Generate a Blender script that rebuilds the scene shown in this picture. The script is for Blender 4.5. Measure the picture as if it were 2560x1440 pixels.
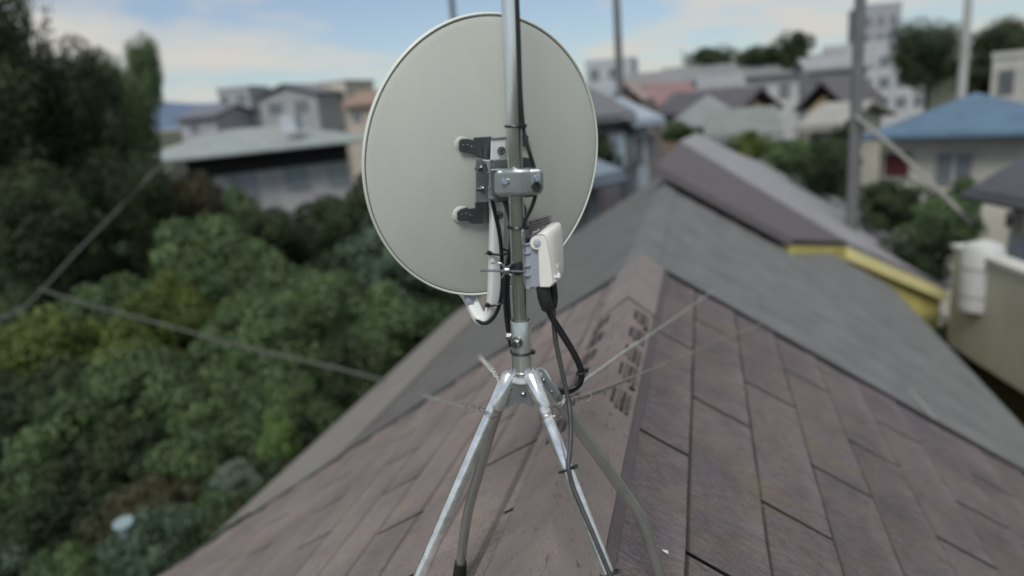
import bpy, math, random
import numpy as np
from mathutils import Vector, Matrix
rnd = random.Random(7)
sc = bpy.context.scene
for o in list(bpy.data.objects): bpy.data.objects.remove(o)
COL = sc.collection

# ---------------------------------------------------------------- camera
F = 1775.0                                    # focal length in photograph pixels (2560 wide)
PITCH, YAW, ROLL = 0.25651, -0.27416, -0.085
CAM = np.array([0.32146, 0.0, 0.90288])       # metres; z = 0 is the top of our own ridge
cy, sy, cp, sp = math.cos(YAW), math.sin(YAW), math.cos(PITCH), math.sin(PITCH)
FW = np.array([sy*cp, cy*cp, -sp]); _r = np.array([cy, -sy, 0.0]); _u = np.cross(_r, FW)
CR = math.cos(ROLL)*_r + math.sin(ROLL)*_u
CU = -math.sin(ROLL)*_r + math.cos(ROLL)*_u
cam_d = bpy.data.cameras.new('camera'); cam = bpy.data.objects.new('camera', cam_d); COL.objects.link(cam)
cam.matrix_world = Matrix(((CR[0], CU[0], -FW[0], CAM[0]), (CR[1], CU[1], -FW[1], CAM[1]), (CR[2], CU[2], -FW[2], CAM[2]), (0, 0, 0, 1)))
cam_d.sensor_width = 36.0; cam_d.lens = F/2560*36.0
cam_d.clip_start = 0.05; cam_d.clip_end = 9000
cam_d.dof.use_dof = True
cam_d.dof.focus_distance = 1.38
cam_d.dof.aperture_fstop = 1.4
sc.camera = cam

# ---------------------------------------------------------------- sky, sun, exposure
SUN_EL, SUN_AZ = math.radians(50), math.radians(176)    # azimuth from +Y: behind the camera, a little to the left
w = bpy.data.worlds.new('World'); sc.world = w; w.use_nodes = True
nt = w.node_tree; nt.nodes.clear()
def N(tree, typ, **kw):
    n = tree.nodes.new(typ)
    for k, v in kw.items():
        if k.startswith('i_'):
            key = k[2:]; key = int(key) if key.isdigit() else key
            n.inputs[key].default_value = v
        else: setattr(n, k, v)
    return n
sky = N(nt, 'ShaderNodeTexSky', sky_type='NISHITA', sun_disc=False, sun_elevation=SUN_EL, sun_rotation=SUN_AZ, altitude=50, air_density=1.0, dust_density=0.4, ozone_density=3.0)
tc = N(nt, 'ShaderNodeTexCoord')
sep = N(nt, 'ShaderNodeSeparateXYZ'); nt.links.new(tc.outputs['Generated'], sep.inputs[0])
# clouds lie on a flat layer: divide the direction by its height
zc = N(nt, 'ShaderNodeMath', operation='MAXIMUM', i_1=0.0); nt.links.new(sep.outputs[2], zc.inputs[0])
zd = N(nt, 'ShaderNodeMath', operation='ADD', i_1=0.16); nt.links.new(zc.outputs[0], zd.inputs[0])
dv = N(nt, 'ShaderNodeVectorMath', operation='DIVIDE'); nt.links.new(tc.outputs['Generated'], dv.inputs[0])
cmb = N(nt, 'ShaderNodeCombineXYZ'); 
for k in range(3): nt.links.new(zd.outputs[0], cmb.inputs[k])
nt.links.new(cmb.outputs[0], dv.inputs[1])
mp = N(nt, 'ShaderNodeMapping'); mp.inputs['Scale'].default_value = (1.0, 0.9, 1.0); mp.inputs['Rotation'].default_value = (0, 0, 0.35); mp.inputs['Location'].default_value = (6.1, -1.4, 0)
nt.links.new(dv.outputs[0], mp.inputs[0])
cn = N(nt, 'ShaderNodeTexNoise', i_Scale=1.15, i_Detail=5.0, i_Roughness=0.52, i_Distortion=0.35); nt.links.new(mp.outputs[0], cn.inputs['Vector'])
cr = N(nt, 'ShaderNodeValToRGB'); nt.links.new(cn.outputs['Fac'], cr.inputs[0])
cr.color_ramp.elements[0].position = 0.40; cr.color_ramp.elements[0].color = (0.26, 0.26, 0.26, 1)
cr.color_ramp.elements[1].position = 0.62; cr.color_ramp.elements[1].color = (1, 1, 1, 1)
mx = N(nt, 'ShaderNodeMix', data_type='RGBA', clamp_factor=True)
tn = N(nt, 'ShaderNodeMix', data_type='RGBA', blend_type='MULTIPLY'); tn.inputs[0].default_value = 1.0; tn.inputs[7].default_value = (0.76, 0.85, 0.96, 1); nt.links.new(sky.outputs[0], tn.inputs[6])
nt.links.new(cr.outputs[0], mx.inputs[0]); nt.links.new(tn.outputs[2], mx.inputs[6]); mx.inputs[7].default_value = (6.4, 6.3, 5.9, 1)
bg = N(nt, 'ShaderNodeBackground'); bg.inputs['Strength'].default_value = 0.05
out = N(nt, 'ShaderNodeOutputWorld'); nt.links.new(mx.outputs[2], bg.inputs[0]); nt.links.new(bg.outputs[0], out.inputs[0])

sun_d = bpy.data.lights.new('sun', 'SUN'); sun_d.energy = 1.3; sun_d.angle = math.radians(26); sun_d.color = (1.0, 0.965, 0.92)
sun = bpy.data.objects.new('sun', sun_d); COL.objects.link(sun)
sd = Vector((math.sin(SUN_AZ)*math.cos(SUN_EL), math.cos(SUN_AZ)*math.cos(SUN_EL), math.sin(SUN_EL)))
sun.rotation_euler = sd.to_track_quat('Z', 'Y').to_euler(); sun.location = (0, 0, 30)
sc.view_settings.view_transform = 'Standard'; sc.view_settings.look = 'None'
sc.view_settings.exposure = 1.0; sc.view_settings.gamma = 1.0; sc.view_settings.use_curve_mapping = False
sc.cycles.max_bounces = 6; sc.cycles.diffuse_bounces = 3; sc.cycles.glossy_bounces = 3; sc.cycles.use_denoising = True

# ---------------------------------------------------------------- helpers: space
def ray(px, py): return FW*F + CR*(px-1280) + CU*(720-py)
def at_y(px, py, Y):
    d = ray(px, py); return CAM + d*(Y/d[1])
def at_plane(px, py, P0, n):
    d = ray(px, py); n = np.array(n, float); return CAM + d*(((np.array(P0)-CAM) @ n)/(d @ n))
def V(p): return Vector((float(p[0]), float(p[1]), float(p[2])))

# ---------------------------------------------------------------- helpers: materials
def mat(name, col, rough=0.6, metal=0.0, var=0.0, vscale=8.0, col2=None, bump=0.0, bscale=60.0, coord='Object', stretch=(1, 1, 1), spec=0.5, detail=5.0, trans=0.0, attr=False, lo=0.35, hi=0.65, rvar=0.0):
    m = bpy.data.materials.new(name); m.use_nodes = True; t = m.node_tree; b = t.nodes['Principled BSDF']
    b.inputs['Roughness'].default_value = rough; b.inputs['Metallic'].default_value = metal
    b.inputs['Specular IOR Level'].default_value = spec
    c1 = (*col, 1)
    b.inputs['Base Color'].default_value = c1
    tcn = N(t, 'ShaderNodeTexCoord')
    mpn = N(t, 'ShaderNodeMapping'); mpn.inputs['Scale'].default_value = stretch
    if coord == 'World':
        g = N(t, 'ShaderNodeNewGeometry'); t.links.new(g.outputs['Position'], mpn.inputs[0])
    else: t.links.new(tcn.outputs[coord], mpn.inputs[0])
    if col2 is not None or var > 0:
        if col2 is None: col2 = tuple(min(1, max(0, c*(1-var))) for c in col); c1 = tuple(min(1, c*(1+var)) for c in col)+(1,)
        nz = N(t, 'ShaderNodeTexNoise', i_Scale=vscale, i_Detail=detail, i_Roughness=0.6); t.links.new(mpn.outputs[0], nz.inputs['Vector'])
        rp = N(t, 'ShaderNodeValToRGB'); rp.color_ramp.elements[0].position = lo; rp.color_ramp.elements[1].position = hi
        rp.color_ramp.elements[0].color = (*col2, 1); rp.color_ramp.elements[1].color = c1
        t.links.new(nz.outputs['Fac'], rp.inputs[0]); res = rp.outputs[0]
        if attr:
            a = N(t, 'ShaderNodeAttribute', attribute_name='tint'); ml = N(t, 'ShaderNodeMix', data_type='RGBA', blend_type='MULTIPLY'); ml.inputs[0].default_value = 1
            t.links.new(res, ml.inputs[6]); t.links.new(a.outputs['Color'], ml.inputs[7]); res = ml.outputs[2]
        t.links.new(res, b.inputs['Base Color'])
        if rvar:
            mr = N(t, 'ShaderNodeMapRange'); mr.inputs['To Min'].default_value = rough-rvar; mr.inputs['To Max'].default_value = rough+rvar
            t.links.new(nz.outputs['Fac'], mr.inputs[0]); t.links.new(mr.outputs[0], b.inputs['Roughness'])
    if bump:
        n2 = N(t, 'ShaderNodeTexNoise', i_Scale=bscale, i_Detail=4.0); t.links.new(mpn.outputs[0], n2.inputs['Vector'])
        bp = N(t, 'ShaderNodeBump'); bp.inputs['Strength'].default_value = bump; bp.inputs['Distance'].default_value = 0.002
        t.links.new(n2.outputs['Fac'], bp.inputs['Height']); t.links.new(bp.outputs[0], b.inputs['Normal'])
    return m
M = {}
M['galv'] = mat('galvanised_steel', (0.76, 0.80, 0.80), 0.25, 0.85, col2=(0.50, 0.54, 0.55), vscale=38, bump=0.12, bscale=90, rvar=0.08, stretch=(1, 1, 0.35))
M['galv_leg'] = mat('galvanised_leg_tube', (0.93, 0.95, 0.955), 0.2, 0.88, col2=(0.66, 0.69, 0.70), vscale=55, bump=0.10, bscale=120, rvar=0.08)
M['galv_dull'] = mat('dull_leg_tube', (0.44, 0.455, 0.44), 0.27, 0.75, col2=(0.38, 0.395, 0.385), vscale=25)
M['zinc'] = mat('pressed_zinc_plate', (0.40, 0.445, 0.45), 0.38, 0.85, col2=(0.30, 0.34, 0.345), vscale=30, bump=0.08, bscale=80, rvar=0.05)
M['dark_zinc'] = mat('dark_zinc_plate', (0.17, 0.195, 0.20), 0.36, 0.75, col2=(0.13, 0.15, 0.155), vscale=25)
M['chrome'] = mat('bright_bolt', (0.40, 0.42, 0.43), 0.18, 1.0, var=0.15, vscale=60)
M['dish'] = mat('dish_enamel', (0.51, 0.535, 0.485), 0.55, 0.0, var=0.035, vscale=7, stretch=(1, 1, .35), bump=0.25, bscale=420, spec=0.35)
M['dish_rim'] = mat('dish_rim_enamel', (0.64, 0.68, 0.62), 0.4, var=0.04, vscale=20)
M['arm_white'] = mat('white_arm_enamel', (0.68, 0.71, 0.70), 0.33, var=0.03, vscale=20)
M['case_white'] = mat('white_plastic', (0.72, 0.72, 0.67), 0.42, var=0.02, vscale=30, bump=0.05, bscale=300)
M['case_grey'] = mat('grey_plastic', (0.30, 0.325, 0.37), 0.5, var=0.03, vscale=30)
M['black'] = mat('black_cable_jacket', (0.012, 0.013, 0.015), 0.38, var=0.2, vscale=30)
M['black_matt'] = mat('black_rubber', (0.014, 0.014, 0.015), 0.6, var=0.2, vscale=30)
M['greycable'] = mat('dark_grey_cable_jacket', (0.035, 0.037, 0.04), 0.45, var=0.2, vscale=40)
M['wire'] = mat('galvanised_wire', (0.42, 0.41, 0.38), 0.38, 0.8, var=0.2, vscale=80)
M['wire_light'] = mat('bright_wire', (0.68, 0.69, 0.66), 0.35, 0.6, var=0.12, vscale=80)
M['sticker'] = mat('silver_label_film', (0.27, 0.255, 0.255), 0.45, var=0.03, vscale=20)
M['ink'] = mat('label_ink', (0.03, 0.025, 0.03), 0.6, var=0.05)
M['hole'] = mat('dark_opening', (0.01, 0.01, 0.011), 0.8, var=0.1)

def tile_material(name, light, dark, warm, moss, streak, grime_shade):
    """weathered painted slate: fine combed grain down the slope, blotches, dust and lichen"""
    m = bpy.data.materials.new(name); m.use_nodes = True; t = m.node_tree; b = t.nodes['Principled BSDF']; L = t.links.new
    b.inputs['Roughness'].default_value = 0.78; b.inputs['Specular IOR Level'].default_value = 0.3
    tcn = N(t, 'ShaderNodeTexCoord'); oi = N(t, 'ShaderNodeObjectInfo')
    off = N(t, 'ShaderNodeVectorMath', operation='SCALE'); off.inputs[0].default_value = (37.0, 51.0, 13.0); L(oi.outputs['Random'], off.inputs['Scale'])
    ad = N(t, 'ShaderNodeVectorMath', operation='ADD'); L(tcn.outputs['Object'], ad.inputs[0]); L(off.outputs[0], ad.inputs[1])
    def noise(scale, stretch, src, det=3.0, rough=0.6, dist=0.0):
        mpn = N(t, 'ShaderNodeMapping'); mpn.inputs['Scale'].default_value = stretch; L(src, mpn.inputs[0])
        n = N(t, 'ShaderNodeTexNoise', i_Scale=scale, i_Detail=det, i_Roughness=rough, i_Distortion=dist); L(mpn.outputs[0], n.inputs['Vector']); return n.outputs['Fac']
    g = N(t, 'ShaderNodeNewGeometry'); pos = g.outputs['Position']
    s1 = noise(1.0, (270, 26, 1), ad.outputs[0], 4.0, 0.66, 0.3)         # combed grain
    s2 = noise(260, (1, 1, 1), ad.outputs[0], 3.0, 0.7)                   # grit
    s3 = noise(2.4, (1, 1, 1), pos, 4.0, 0.55)                            # large blotches
    s4 = noise(9.0, (1, 1.6, 1), pos, 5.0, 0.62)
    def ramp(src, p0, p1, c0, c1):
        r = N(t, 'ShaderNodeValToRGB'); L(src, r.inputs[0]); r.color_ramp.elements[0].position = p0; r.color_ramp.elements[1].position = p1
        r.color_ramp.elements[0].color = (*c0, 1); r.color_ramp.elements[1].color = (*c1, 1); return r.outputs[0]
    def mixc(f, a, b_, typ='MIX'):
        n = N(t, 'ShaderNodeMix', data_type='RGBA', blend_type=typ)
        for s, i in ((f, 0), (a, 6), (b_, 7)):
            if isinstance(s, (int, float)): n.inputs[i].default_value = s
            elif isinstance(s, tuple): n.inputs[i].default_value = (*s, 1)
            else: L(s, n.inputs[i])
        return n.outputs[2]
    base = mixc(ramp(s3, 0.36, 0.64, (0, 0, 0), (1, 1, 1)), dark, light)
    base = mixc(ramp(s4, 0.50, 0.72, (0, 0, 0), (0.55, 0.55, 0.55)), base, warm)
    pt = N(t, 'ShaderNodeMapRange'); pt.inputs['To Min'].default_value = 0.94; pt.inputs['To Max'].default_value = 1.06; L(oi.outputs['Random'], pt.inputs[0])
    ptc = N(t, 'ShaderNodeCombineXYZ'); [L(pt.outputs[0], ptc.inputs[k]) for k in range(3)]
    base = mixc(1.0, base, ptc.outputs[0], 'MULTIPLY')
    lo = 1.0 - streak
    base = mixc(1.0, base, ramp(s1, 0.38, 0.60, (lo, lo, lo), (1.12, 1.11, 1.12)), 'MULTIPLY')
    base = mixc(1.0, base, ramp(s2, 0.35, 0.65, (0.66, 0.66, 0.66), (1.32, 1.32, 1.32)), 'MULTIPLY')
    # pale dust that gathered along the lower lip of each slate
    so = N(t, 'ShaderNodeSeparateXYZ'); L(tcn.outputs['Object'], so.inputs[0])
    mr = N(t, 'ShaderNodeMapRange', i_1=-0.16, i_2=-0.22); mr.inputs['From Min'].default_value = 0.165; mr.inputs['From Max'].default_value = 0.235; L(so.outputs[1], mr.inputs[0]); mr.inputs['To Min'].default_value = 0; mr.inputs['To Max'].default_value = 1
    n5 = noise(14, (1, 0.4, 1), ad.outputs[0], 5.0, 0.7)
    mm = N(t, 'ShaderNodeMath', operation='MULTIPLY'); L(mr.outputs[0], mm.inputs[0]); L(ramp(n5, 0.42, 0.66, (0, 0, 0), (0.32, 0.32, 0.32)), mm.inputs[1])
    base = mixc(mm.outputs[0], base, tuple(min(1, c*1.7) for c in light))
    dl = N(t, 'ShaderNodeMapRange'); dl.inputs['From Min'].default_value = grime_shade+0.007; dl.inputs['From Max'].default_value = grime_shade; dl.inputs['To Min'].default_value = 0; dl.inputs['To Max'].default_value = 0.8 if grime_shade < 0.03 else 0.42
    L(so.outputs[1], dl.inputs[0]); base = mixc(dl.outputs[0], base, (0.018, 0.015, 0.014))     # shade and dirt under the lip of the slate above, painted as one line
    # lichen specks
    n6 = noise(3.2, (1, 1, 1), pos, 2.0, 0.5); n7 = noise(150, (1, 1, 1), pos, 2.0, 0.5)
    mk = N(t, 'ShaderNodeMath', operation='MULTIPLY'); L(ramp(n6, 0.60, 0.72, (0, 0, 0), (1, 1, 1)), mk.inputs[0]); L(ramp(n7, 0.50, 0.60, (0, 0, 0), (moss,)*3), mk.inputs[1])
    base = mixc(mk.outputs[0], base, (0.17, 0.135, 0.045))
    L(base, b.inputs['Base Color'])
    bp = N(t, 'ShaderNodeBump'); bp.inputs['Strength'].default_value = 0.55; bp.inputs['Distance'].default_value = 0.0016
    hs = N(t, 'ShaderNodeMath', operation='ADD'); L(s1, hs.inputs[0]); L(s2, hs.inputs[1]); L(hs.outputs[0], bp.inputs['Height']); L(bp.outputs[0], b.inputs['Normal'])
    return m
M['slate_r'] = tile_material('weathered_slate_shaded', (0.158, 0.136, 0.138), (0.104, 0.091, 0.097), (0.168, 0.132, 0.108), 0.8, 0.42, 0.023)  # right slope copy of the slate, its weaker light put into the colour
M['slate_l'] = tile_material('weathered_slate_lit', (0.225, 0.192, 0.178), (0.158, 0.140, 0.135), (0.235, 0.175, 0.148), 0.25, 0.22, 0.046)  # left slope copy, the brighter light on that side put into the colour
M['edge'] = mat('grimy_shaded_edge', (0.014, 0.012, 0.012), 0.9, var=0.3)  # edges coloured dark for grime and for the shade inside the joints
M['underlay'] = mat('roofing_felt', (0.012, 0.011, 0.012), 0.9, var=0.2)
M['slate_g'] = mat('grey_green_slate', (0.165, 0.172, 0.167), 0.75, col2=(0.120, 0.127, 0.124), vscale=3.0, coord='World', bump=0.3, bscale=200)
M['slate_d'] = mat('dark_grey_slate', (0.128, 0.126, 0.120), 0.7, col2=(0.100, 0.099, 0.095), vscale=3.0, coord='World', bump=0.3, bscale=200)

def cap_material(name, a, c, scuff):
    m = bpy.data.materials.new(name); m.use_nodes = True; t = m.node_tree; b = t.nodes['Principled BSDF']; L = t.links.new
    b.inputs['Roughness'].default_value = 0.62; b.inputs['Specular IOR Level'].default_value = 0.4
    g = N(t, 'ShaderNodeNewGeometry')
    def noise(scale, stretch, det=4.0, rough=0.6, dist=0.0):
        mpn = N(t, 'ShaderNodeMapping'); mpn.inputs['Scale'].default_value = stretch; L(g.outputs['Position'], mpn.inputs[0])
        n = N(t, 'ShaderNodeTexNoise', i_Scale=scale, i_Detail=det, i_Roughness=rough, i_Distortion=dist); L(mpn.outputs[0], n.inputs['Vector']); return n.outputs['Fac']
    def ramp(src, p0, p1, c0, c1):
        r = N(t, 'ShaderNodeValToRGB'); L(src, r.inputs[0]); r.color_ramp.elements[0].position = p0; r.color_ramp.elements[1].position = p1
        r.color_ramp.elements[0].color = (*c0, 1); r.color_ramp.elements[1].color = (*c1, 1); return r.outputs[0]
    def mixc(f, x, y, typ='MIX'):
        n = N(t, 'ShaderNodeMix', data_type='RGBA', blend_type=typ)
        for s, i in ((f, 0), (x, 6), (y, 7)):
            if isinstance(s, (int, float)): n.inputs[i].default_value = s
            elif isinstance(s, tuple): n.inputs[i].default_value = (*s, 1)
            else: L(s, n.inputs[i])
        return n.outputs[2]
    base = mixc(ramp(noise(6, (1, 1, 1), 6.0, 0.65), 0.35, 0.65, (0, 0, 0), (1, 1, 1)), a, c)
    base = mixc(1.0, base, ramp(noise(220, (1, 1, 1), 3.0, 0.7), 0.3, 0.7, (0.82,)*3, (1.15,)*3), 'MULTIPLY')
    # flaked paint: dark worn patches in brushed streaks across the cap, a few rubs elsewhere
    sy_ = N(t, 'ShaderNodeSeparateXYZ'); L(g.outputs['Position'], sy_.inputs[0])
    m1 = N(t, 'ShaderNodeMapRange'); m1.inputs['From Min'].default_value = 1.75; m1.inputs['From Max'].default_value = 2.0; m1.inputs['To Min'].default_value = 0; m1.inputs['To Max'].default_value = 0.035; L(sy_.outputs[1], m1.inputs[0])
    fa = N(t, 'ShaderNodeMath', operation='ADD'); L(noise(9, (6.0, 1.6, 6.0), 6.0, 0.72, 0.6), fa.inputs[0]); L(m1.outputs[0], fa.inputs[1])
    fl = ramp(fa.outputs[0], 0.60, 0.68, (0, 0, 0), (scuff,)*3)
    base = mixc(fl, base, (0.045, 0.035, 0.037))
    sp_ = ramp(noise(70, (1, 1, 1), 2.0), 0.66, 0.72, (0, 0, 0), (0.6*scuff+0.15,)*3)
    base = mixc(sp_, base, (0.07, 0.05, 0.05))
    L(base, b.inputs['Base Color'])
    bp = N(t, 'ShaderNodeBump'); bp.inputs['Strength'].default_value = 0.25; bp.inputs['Distance'].default_value = 0.001
    L(noise(200, (1, 1, 1)), bp.inputs['Height']); L(bp.outputs[0], b.inputs['Normal'])
    return m
M['cap'] = cap_material('painted_ridge_metal', (0.240, 0.204, 0.194), (0.195, 0.167, 0.163), 0.10)
M['cap_worn'] = cap_material('worn_ridge_metal', (0.235, 0.194, 0.178), (0.178, 0.150, 0.145), 0.9)
M['flash'] = cap_material('flashing_metal', (0.105, 0.090, 0.093), (0.085, 0.072, 0.075), 0.4)

# ---------------------------------------------------------------- helpers: meshes and objects
def link(o, parent=None):
    COL.objects.link(o)
    if parent is not None: o.parent = parent
    return o
def mesh(name, verts, faces, m, parent=None, smooth=False, mi=None, loc=None):
    me = bpy.data.meshes.new(name); me.from_pydata([tuple(map(float, v)) for v in verts], [], faces)
    for x in (m if isinstance(m, (list, tuple)) else [m]): me.materials.append(x)
    if mi: me.polygons.foreach_set('material_index', mi)
    if smooth: me.polygons.foreach_set('use_smooth', [True]*len(me.polygons))
    me.update(); o = bpy.data.objects.new(name, me)
    if loc is not None: o.location = loc
    return link(o, parent)
def empty(name, label=None, cat=None, group=None, loc=(0, 0, 0), parent=None):
    o = bpy.data.objects.new(name, None); o.empty_display_size = 0.1; link(o, parent); o.location = loc
    tag(o, label, cat, group); return o
def tag(o, label=None, cat=None, group=None, kind=None):
    if label: o['label'] = label
    if cat: o['category'] = cat
    if group: o['group'] = group
    if kind: o['kind'] = kind
    return o
class MB:
    def __init__(s): s.v = []; s.f = []
    def add(s, vs, fs):
        b = len(s.v); s.v += [tuple(map(float, x)) for x in vs]; s.f += [tuple(i+b for i in f) for f in fs]; return s
    def box(s, c, ax, sz):
        c = np.array(c, float); X, Y, Z = [np.array(a, float)*h/2 for a, h in zip(ax, sz)]
        vs = [c+i*X+j*Y+k*Z for k in (-1, 1) for j in (-1, 1) for i in (-1, 1)]
        return s.add(vs, [(0, 2, 3, 1), (4, 5, 7, 6), (0, 1, 5, 4), (2, 6, 7, 3), (0, 4, 6, 2), (1, 3, 7, 5)])
    def prism(s, pts, n, th):
        """polygon pts (3D, one plane) extruded by th along n"""
        n = np.array(n, float); n /= np.linalg.norm(n); k = len(pts); P = [np.array(p, float) for p in pts]
        s.add([p for p in P]+[p+n*th for p in P], [tuple(range(k))[::-1], tuple(range(k, 2*k))]+[(i, (i+1) % k, k+(i+1) % k, k+i) for i in range(k)]); return s
    def tube(s, pts, rad, seg=12, caps=True, flat=1.0):
        P = [np.array(p, float) for p in pts]; n = len(P); R = rad if isinstance(rad, (list, tuple, np.ndarray)) else [rad]*n
        T = [P[min(i+1, n-1)]-P[max(i-1, 0)] for i in range(n)]; T = [t/max(1e-9, np.linalg.norm(t)) for t in T]
        a = np.cross(T[0], [0, 0, 1.0])
        if np.linalg.norm(a) < 1e-3: a = np.cross(T[0], [1.0, 0, 0])
        a /= np.linalg.norm(a); vs = []
        for i in range(n):
            a = a-T[i]*(a @ T[i]); a /= np.linalg.norm(a); b = np.cross(T[i], a)
            for k in range(seg):
                th = 2*math.pi*k/seg; vs.append(P[i]+R[i]*(math.cos(th)*a+flat*math.sin(th)*b))
        fs = [(i*seg+k, i*seg+(k+1) % seg, (i+1)*seg+(k+1) % seg, (i+1)*seg+k) for i in range(n-1) for k in range(seg)]
        if caps: fs += [tuple(range(seg))[::-1], tuple(range((n-1)*seg, n*seg))]
        return s.add(vs, fs)
    def lathe(s, c, axis, prof, seg=20):
        """prof: (distance along axis, radius)"""
        c = np.array(c, float); z = np.array(axis, float); z /= np.linalg.norm(z)
        a = np.cross(z, [0.3, 0.2, 1.0]); a /= np.linalg.norm(a); b = np.cross(z, a); vs = []
        for (h, r_) in prof:
            for k in range(seg):
                th = 2*math.pi*k/seg; vs.append(c+z*h+r_*(math.cos(th)*a+math.sin(th)*b))
        n = len(prof); fs = [(i*seg+k, i*seg+(k+1) % seg, (i+1)*seg+(k+1) % seg, (i+1)*seg+k) for i in range(n-1) for k in range(seg)]
        fs += [tuple(range(seg))[::-1], tuple(range((n-1)*seg, n*seg))]
        return s.add(vs, fs)
    def build(s, name, m, parent=None, smooth=False, bevel=0.0, angle=None):
        o = mesh(name, s.v, s.f, m, parent, False)
        if smooth:
            me = o.data; me.polygons.foreach_set('use_smooth', [True]*len(me.polygons))
            me.set_sharp_from_angle(angle=math.radians(angle or 40))
        if bevel:
            md = o.modifiers.new('bevel', 'BEVEL'); md.width = bevel; md.segments = 2; md.limit_method = 'ANGLE'; md.angle_limit = math.radians(40)
        return o
def spline(pts, n=8):
    P = [np.array(p, float) for p in pts]; Q = [2*P[0]-P[1]]+P+[2*P[-1]-P[-2]]; out_ = []
    for i in range(1, len(Q)-2):
        for k in range(n):
            t = k/n; a, b, c, d = Q[i-1], Q[i], Q[i+1], Q[i+2]
            out_.append(0.5*((2*b)+(c-a)*t+(2*a-5*b+4*c-d)*t*t+(3*b-a-3*c+d)*t**3))
    out_.append(P[-1]); return out_
def nrm(a): a = np.array(a, float); return a/np.linalg.norm(a)

# ================================================================= THE SETTING
GZ = -7.6
def terrain():
    n = 90; xs = np.concatenate([-np.geomspace(4000, 12, n//2), np.linspace(-10, 10, 8), np.geomspace(12, 4000, n//2)])
    ys = np.concatenate([-np.geomspace(600, 8, 12), np.linspace(-6, 40, 24), np.geomspace(44, 6000, 40)])
    vs = []
    for y in ys:
        for x in xs:
            r_ = math.hypot(x, y); z = GZ
            z += 0.25*math.sin(x*0.31+1)*math.cos(y*0.27)
            if r_ > 150: z += min(5, (r_-150)*0.006)
            vs.append((x, y, z))
    nx = len(xs); fs = [(j*nx+i, j*nx+i+1, (j+1)*nx+i+1, (j+1)*nx+i) for j in range(len(ys)-1) for i in range(nx-1)]
    o = mesh('ground', vs, fs, mat('soil_and_grass', (0.055, 0.075, 0.03), 0.95, col2=(0.035, 0.03, 0.022), vscale=0.35, coord='World', bump=0.5, bscale=3), smooth=True)
    tag(o, kind='structure')
terrain()
def mountains():
    vs, fs = [], []; n = 120
    for i in range(n+1):
        az = -1.3+2.6*i/n; d = 3400; h = 52-40*math.tanh((az+0.1)*3)+24*math.sin(az*9+1)+12*math.sin(az*23)+6*math.sin(az*51)
        for dd, hh in ((-700, 0), (-250, h*0.55), (0, h), (500, 0)):
            vs.append((math.sin(az)*(d+dd), math.cos(az)*(d+dd), hh if hh else 5))
    for i in range(n):
        for k in range(3): a = i*4+k; fs.append((a, a+4, a+5, a+1))
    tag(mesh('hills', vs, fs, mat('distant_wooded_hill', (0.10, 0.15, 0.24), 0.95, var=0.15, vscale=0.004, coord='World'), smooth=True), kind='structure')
mountains()

# ================================================================= OUR HOUSE ROOF
AL = 0.55346; CA, SA = math.cos(AL), math.sin(AL)
YE = 3.795                                                   # gable end
EXP = 0.2365; S0 = 0.2985; ELEN = 0.2195; SL0 = 0.19
def PR(s, y, h=0.0): return np.array([s*CA+h*SA, y, -s*SA+h*CA])
def PL(s, y, h=0.0): return np.array([-s*CA-h*SA, y, -s*SA+h*CA])
def rake_l(s): return YE-0.03-0.118*max(0.0, s-0.7)
house = empty('tiled_roof_house', 'house under the mast, its purple brown slate gable roof filling the foreground', 'house')
SMAX_R, SMAX_L = 3.9, 4.1
Y0 = -0.6
mb = MB()
for P_, sm, yf in ((PR, SMAX_R, lambda s: YE-0.012), (PL, SMAX_L, lambda s: rake_l(s)-0.012)):
    a = [P_(0, Y0, -0.012), P_(sm, Y0, -0.012), P_(sm, yf(sm), -0.012), P_(0.7, yf(0.7), -0.012), P_(0, yf(0), -0.012)]
    mb.prism(a, P_(0, 0, -1)-P_(0, 0, 0), 0.10)
mb.build('roof_deck', M['underlay'], house)
wallmat = mat('cream_render', (0.42, 0.40, 0.35), 0.85, var=0.08, vscale=2)
mb = MB()
for xl, xr in ((-3.1, 3.0),):
    zl = -0.36-3.1*math.tan(AL); zr = -0.36-3.0*math.tan(AL)
    mb.prism([(xl, Y0+.3, GZ-0.5), (xr, Y0+.3, GZ-0.5), (xr, Y0+.3, zr), (0, Y0+.3, -0.36), (xl, Y0+.3, zl)], (0, 1, 0), 3.3)
mb.build('wall', wallmat, house)

def slate_mesh(length, y_len, jag, seed, m):
    """one slate: x along the ridge, y down the slope, z out. Lower edge slightly uneven, faces with a little camber"""
    rr = random.Random(seed); nx = 9; th = 0.0078; vs = []
    rows = (0.0, 0.5, 0.86, 1.0)
    for j, v in enumerate(rows):
        for i in range(nx):
            x = (i/(nx-1)-0.5)*length; y = v*(y_len)
            if v == 1.0: y += rr.uniform(-jag, jag)
            z = th*(0.35+0.9*v)+0.0008*math.sin(i*1.3+seed)*v
            vs.append((x, y, z))
    nt_ = len(vs)
    for i in range(nx): x, y, z = vs[(len(rows)-1)*nx+i]; vs.append((x, y, z-th))
    for i in range(nx): x, y, z = vs[i]; vs.append((x, y, z-th*0.3))
    fs = [(j*nx+i, j*nx+i+1, (j+1)*nx+i+1, (j+1)*nx+i) for j in range(len(rows)-1) for i in range(nx-1)]
    k = (len(rows)-1)*nx
    nf_ = len(fs)
    fs += [(k+i, k+i+1, nt_+i+1, nt_+i) for i in range(nx-1)]
    for i0 in (0, nx-1):
        ring = [j*nx+i0 for j in range(len(rows))]+[nt_+i0, nt_+nx+i0]
        fs.append(tuple(ring) if i0 else tuple(ring[::-1]))
    me = bpy.data.meshes.new('slate'); me.from_pydata(vs, [], fs); me.materials.append(m); me.materials.append(M['edge']); me.polygons.foreach_set('material_index', [0]*nf_+[1]*(len(fs)-nf_)); me.update(); return me
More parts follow.
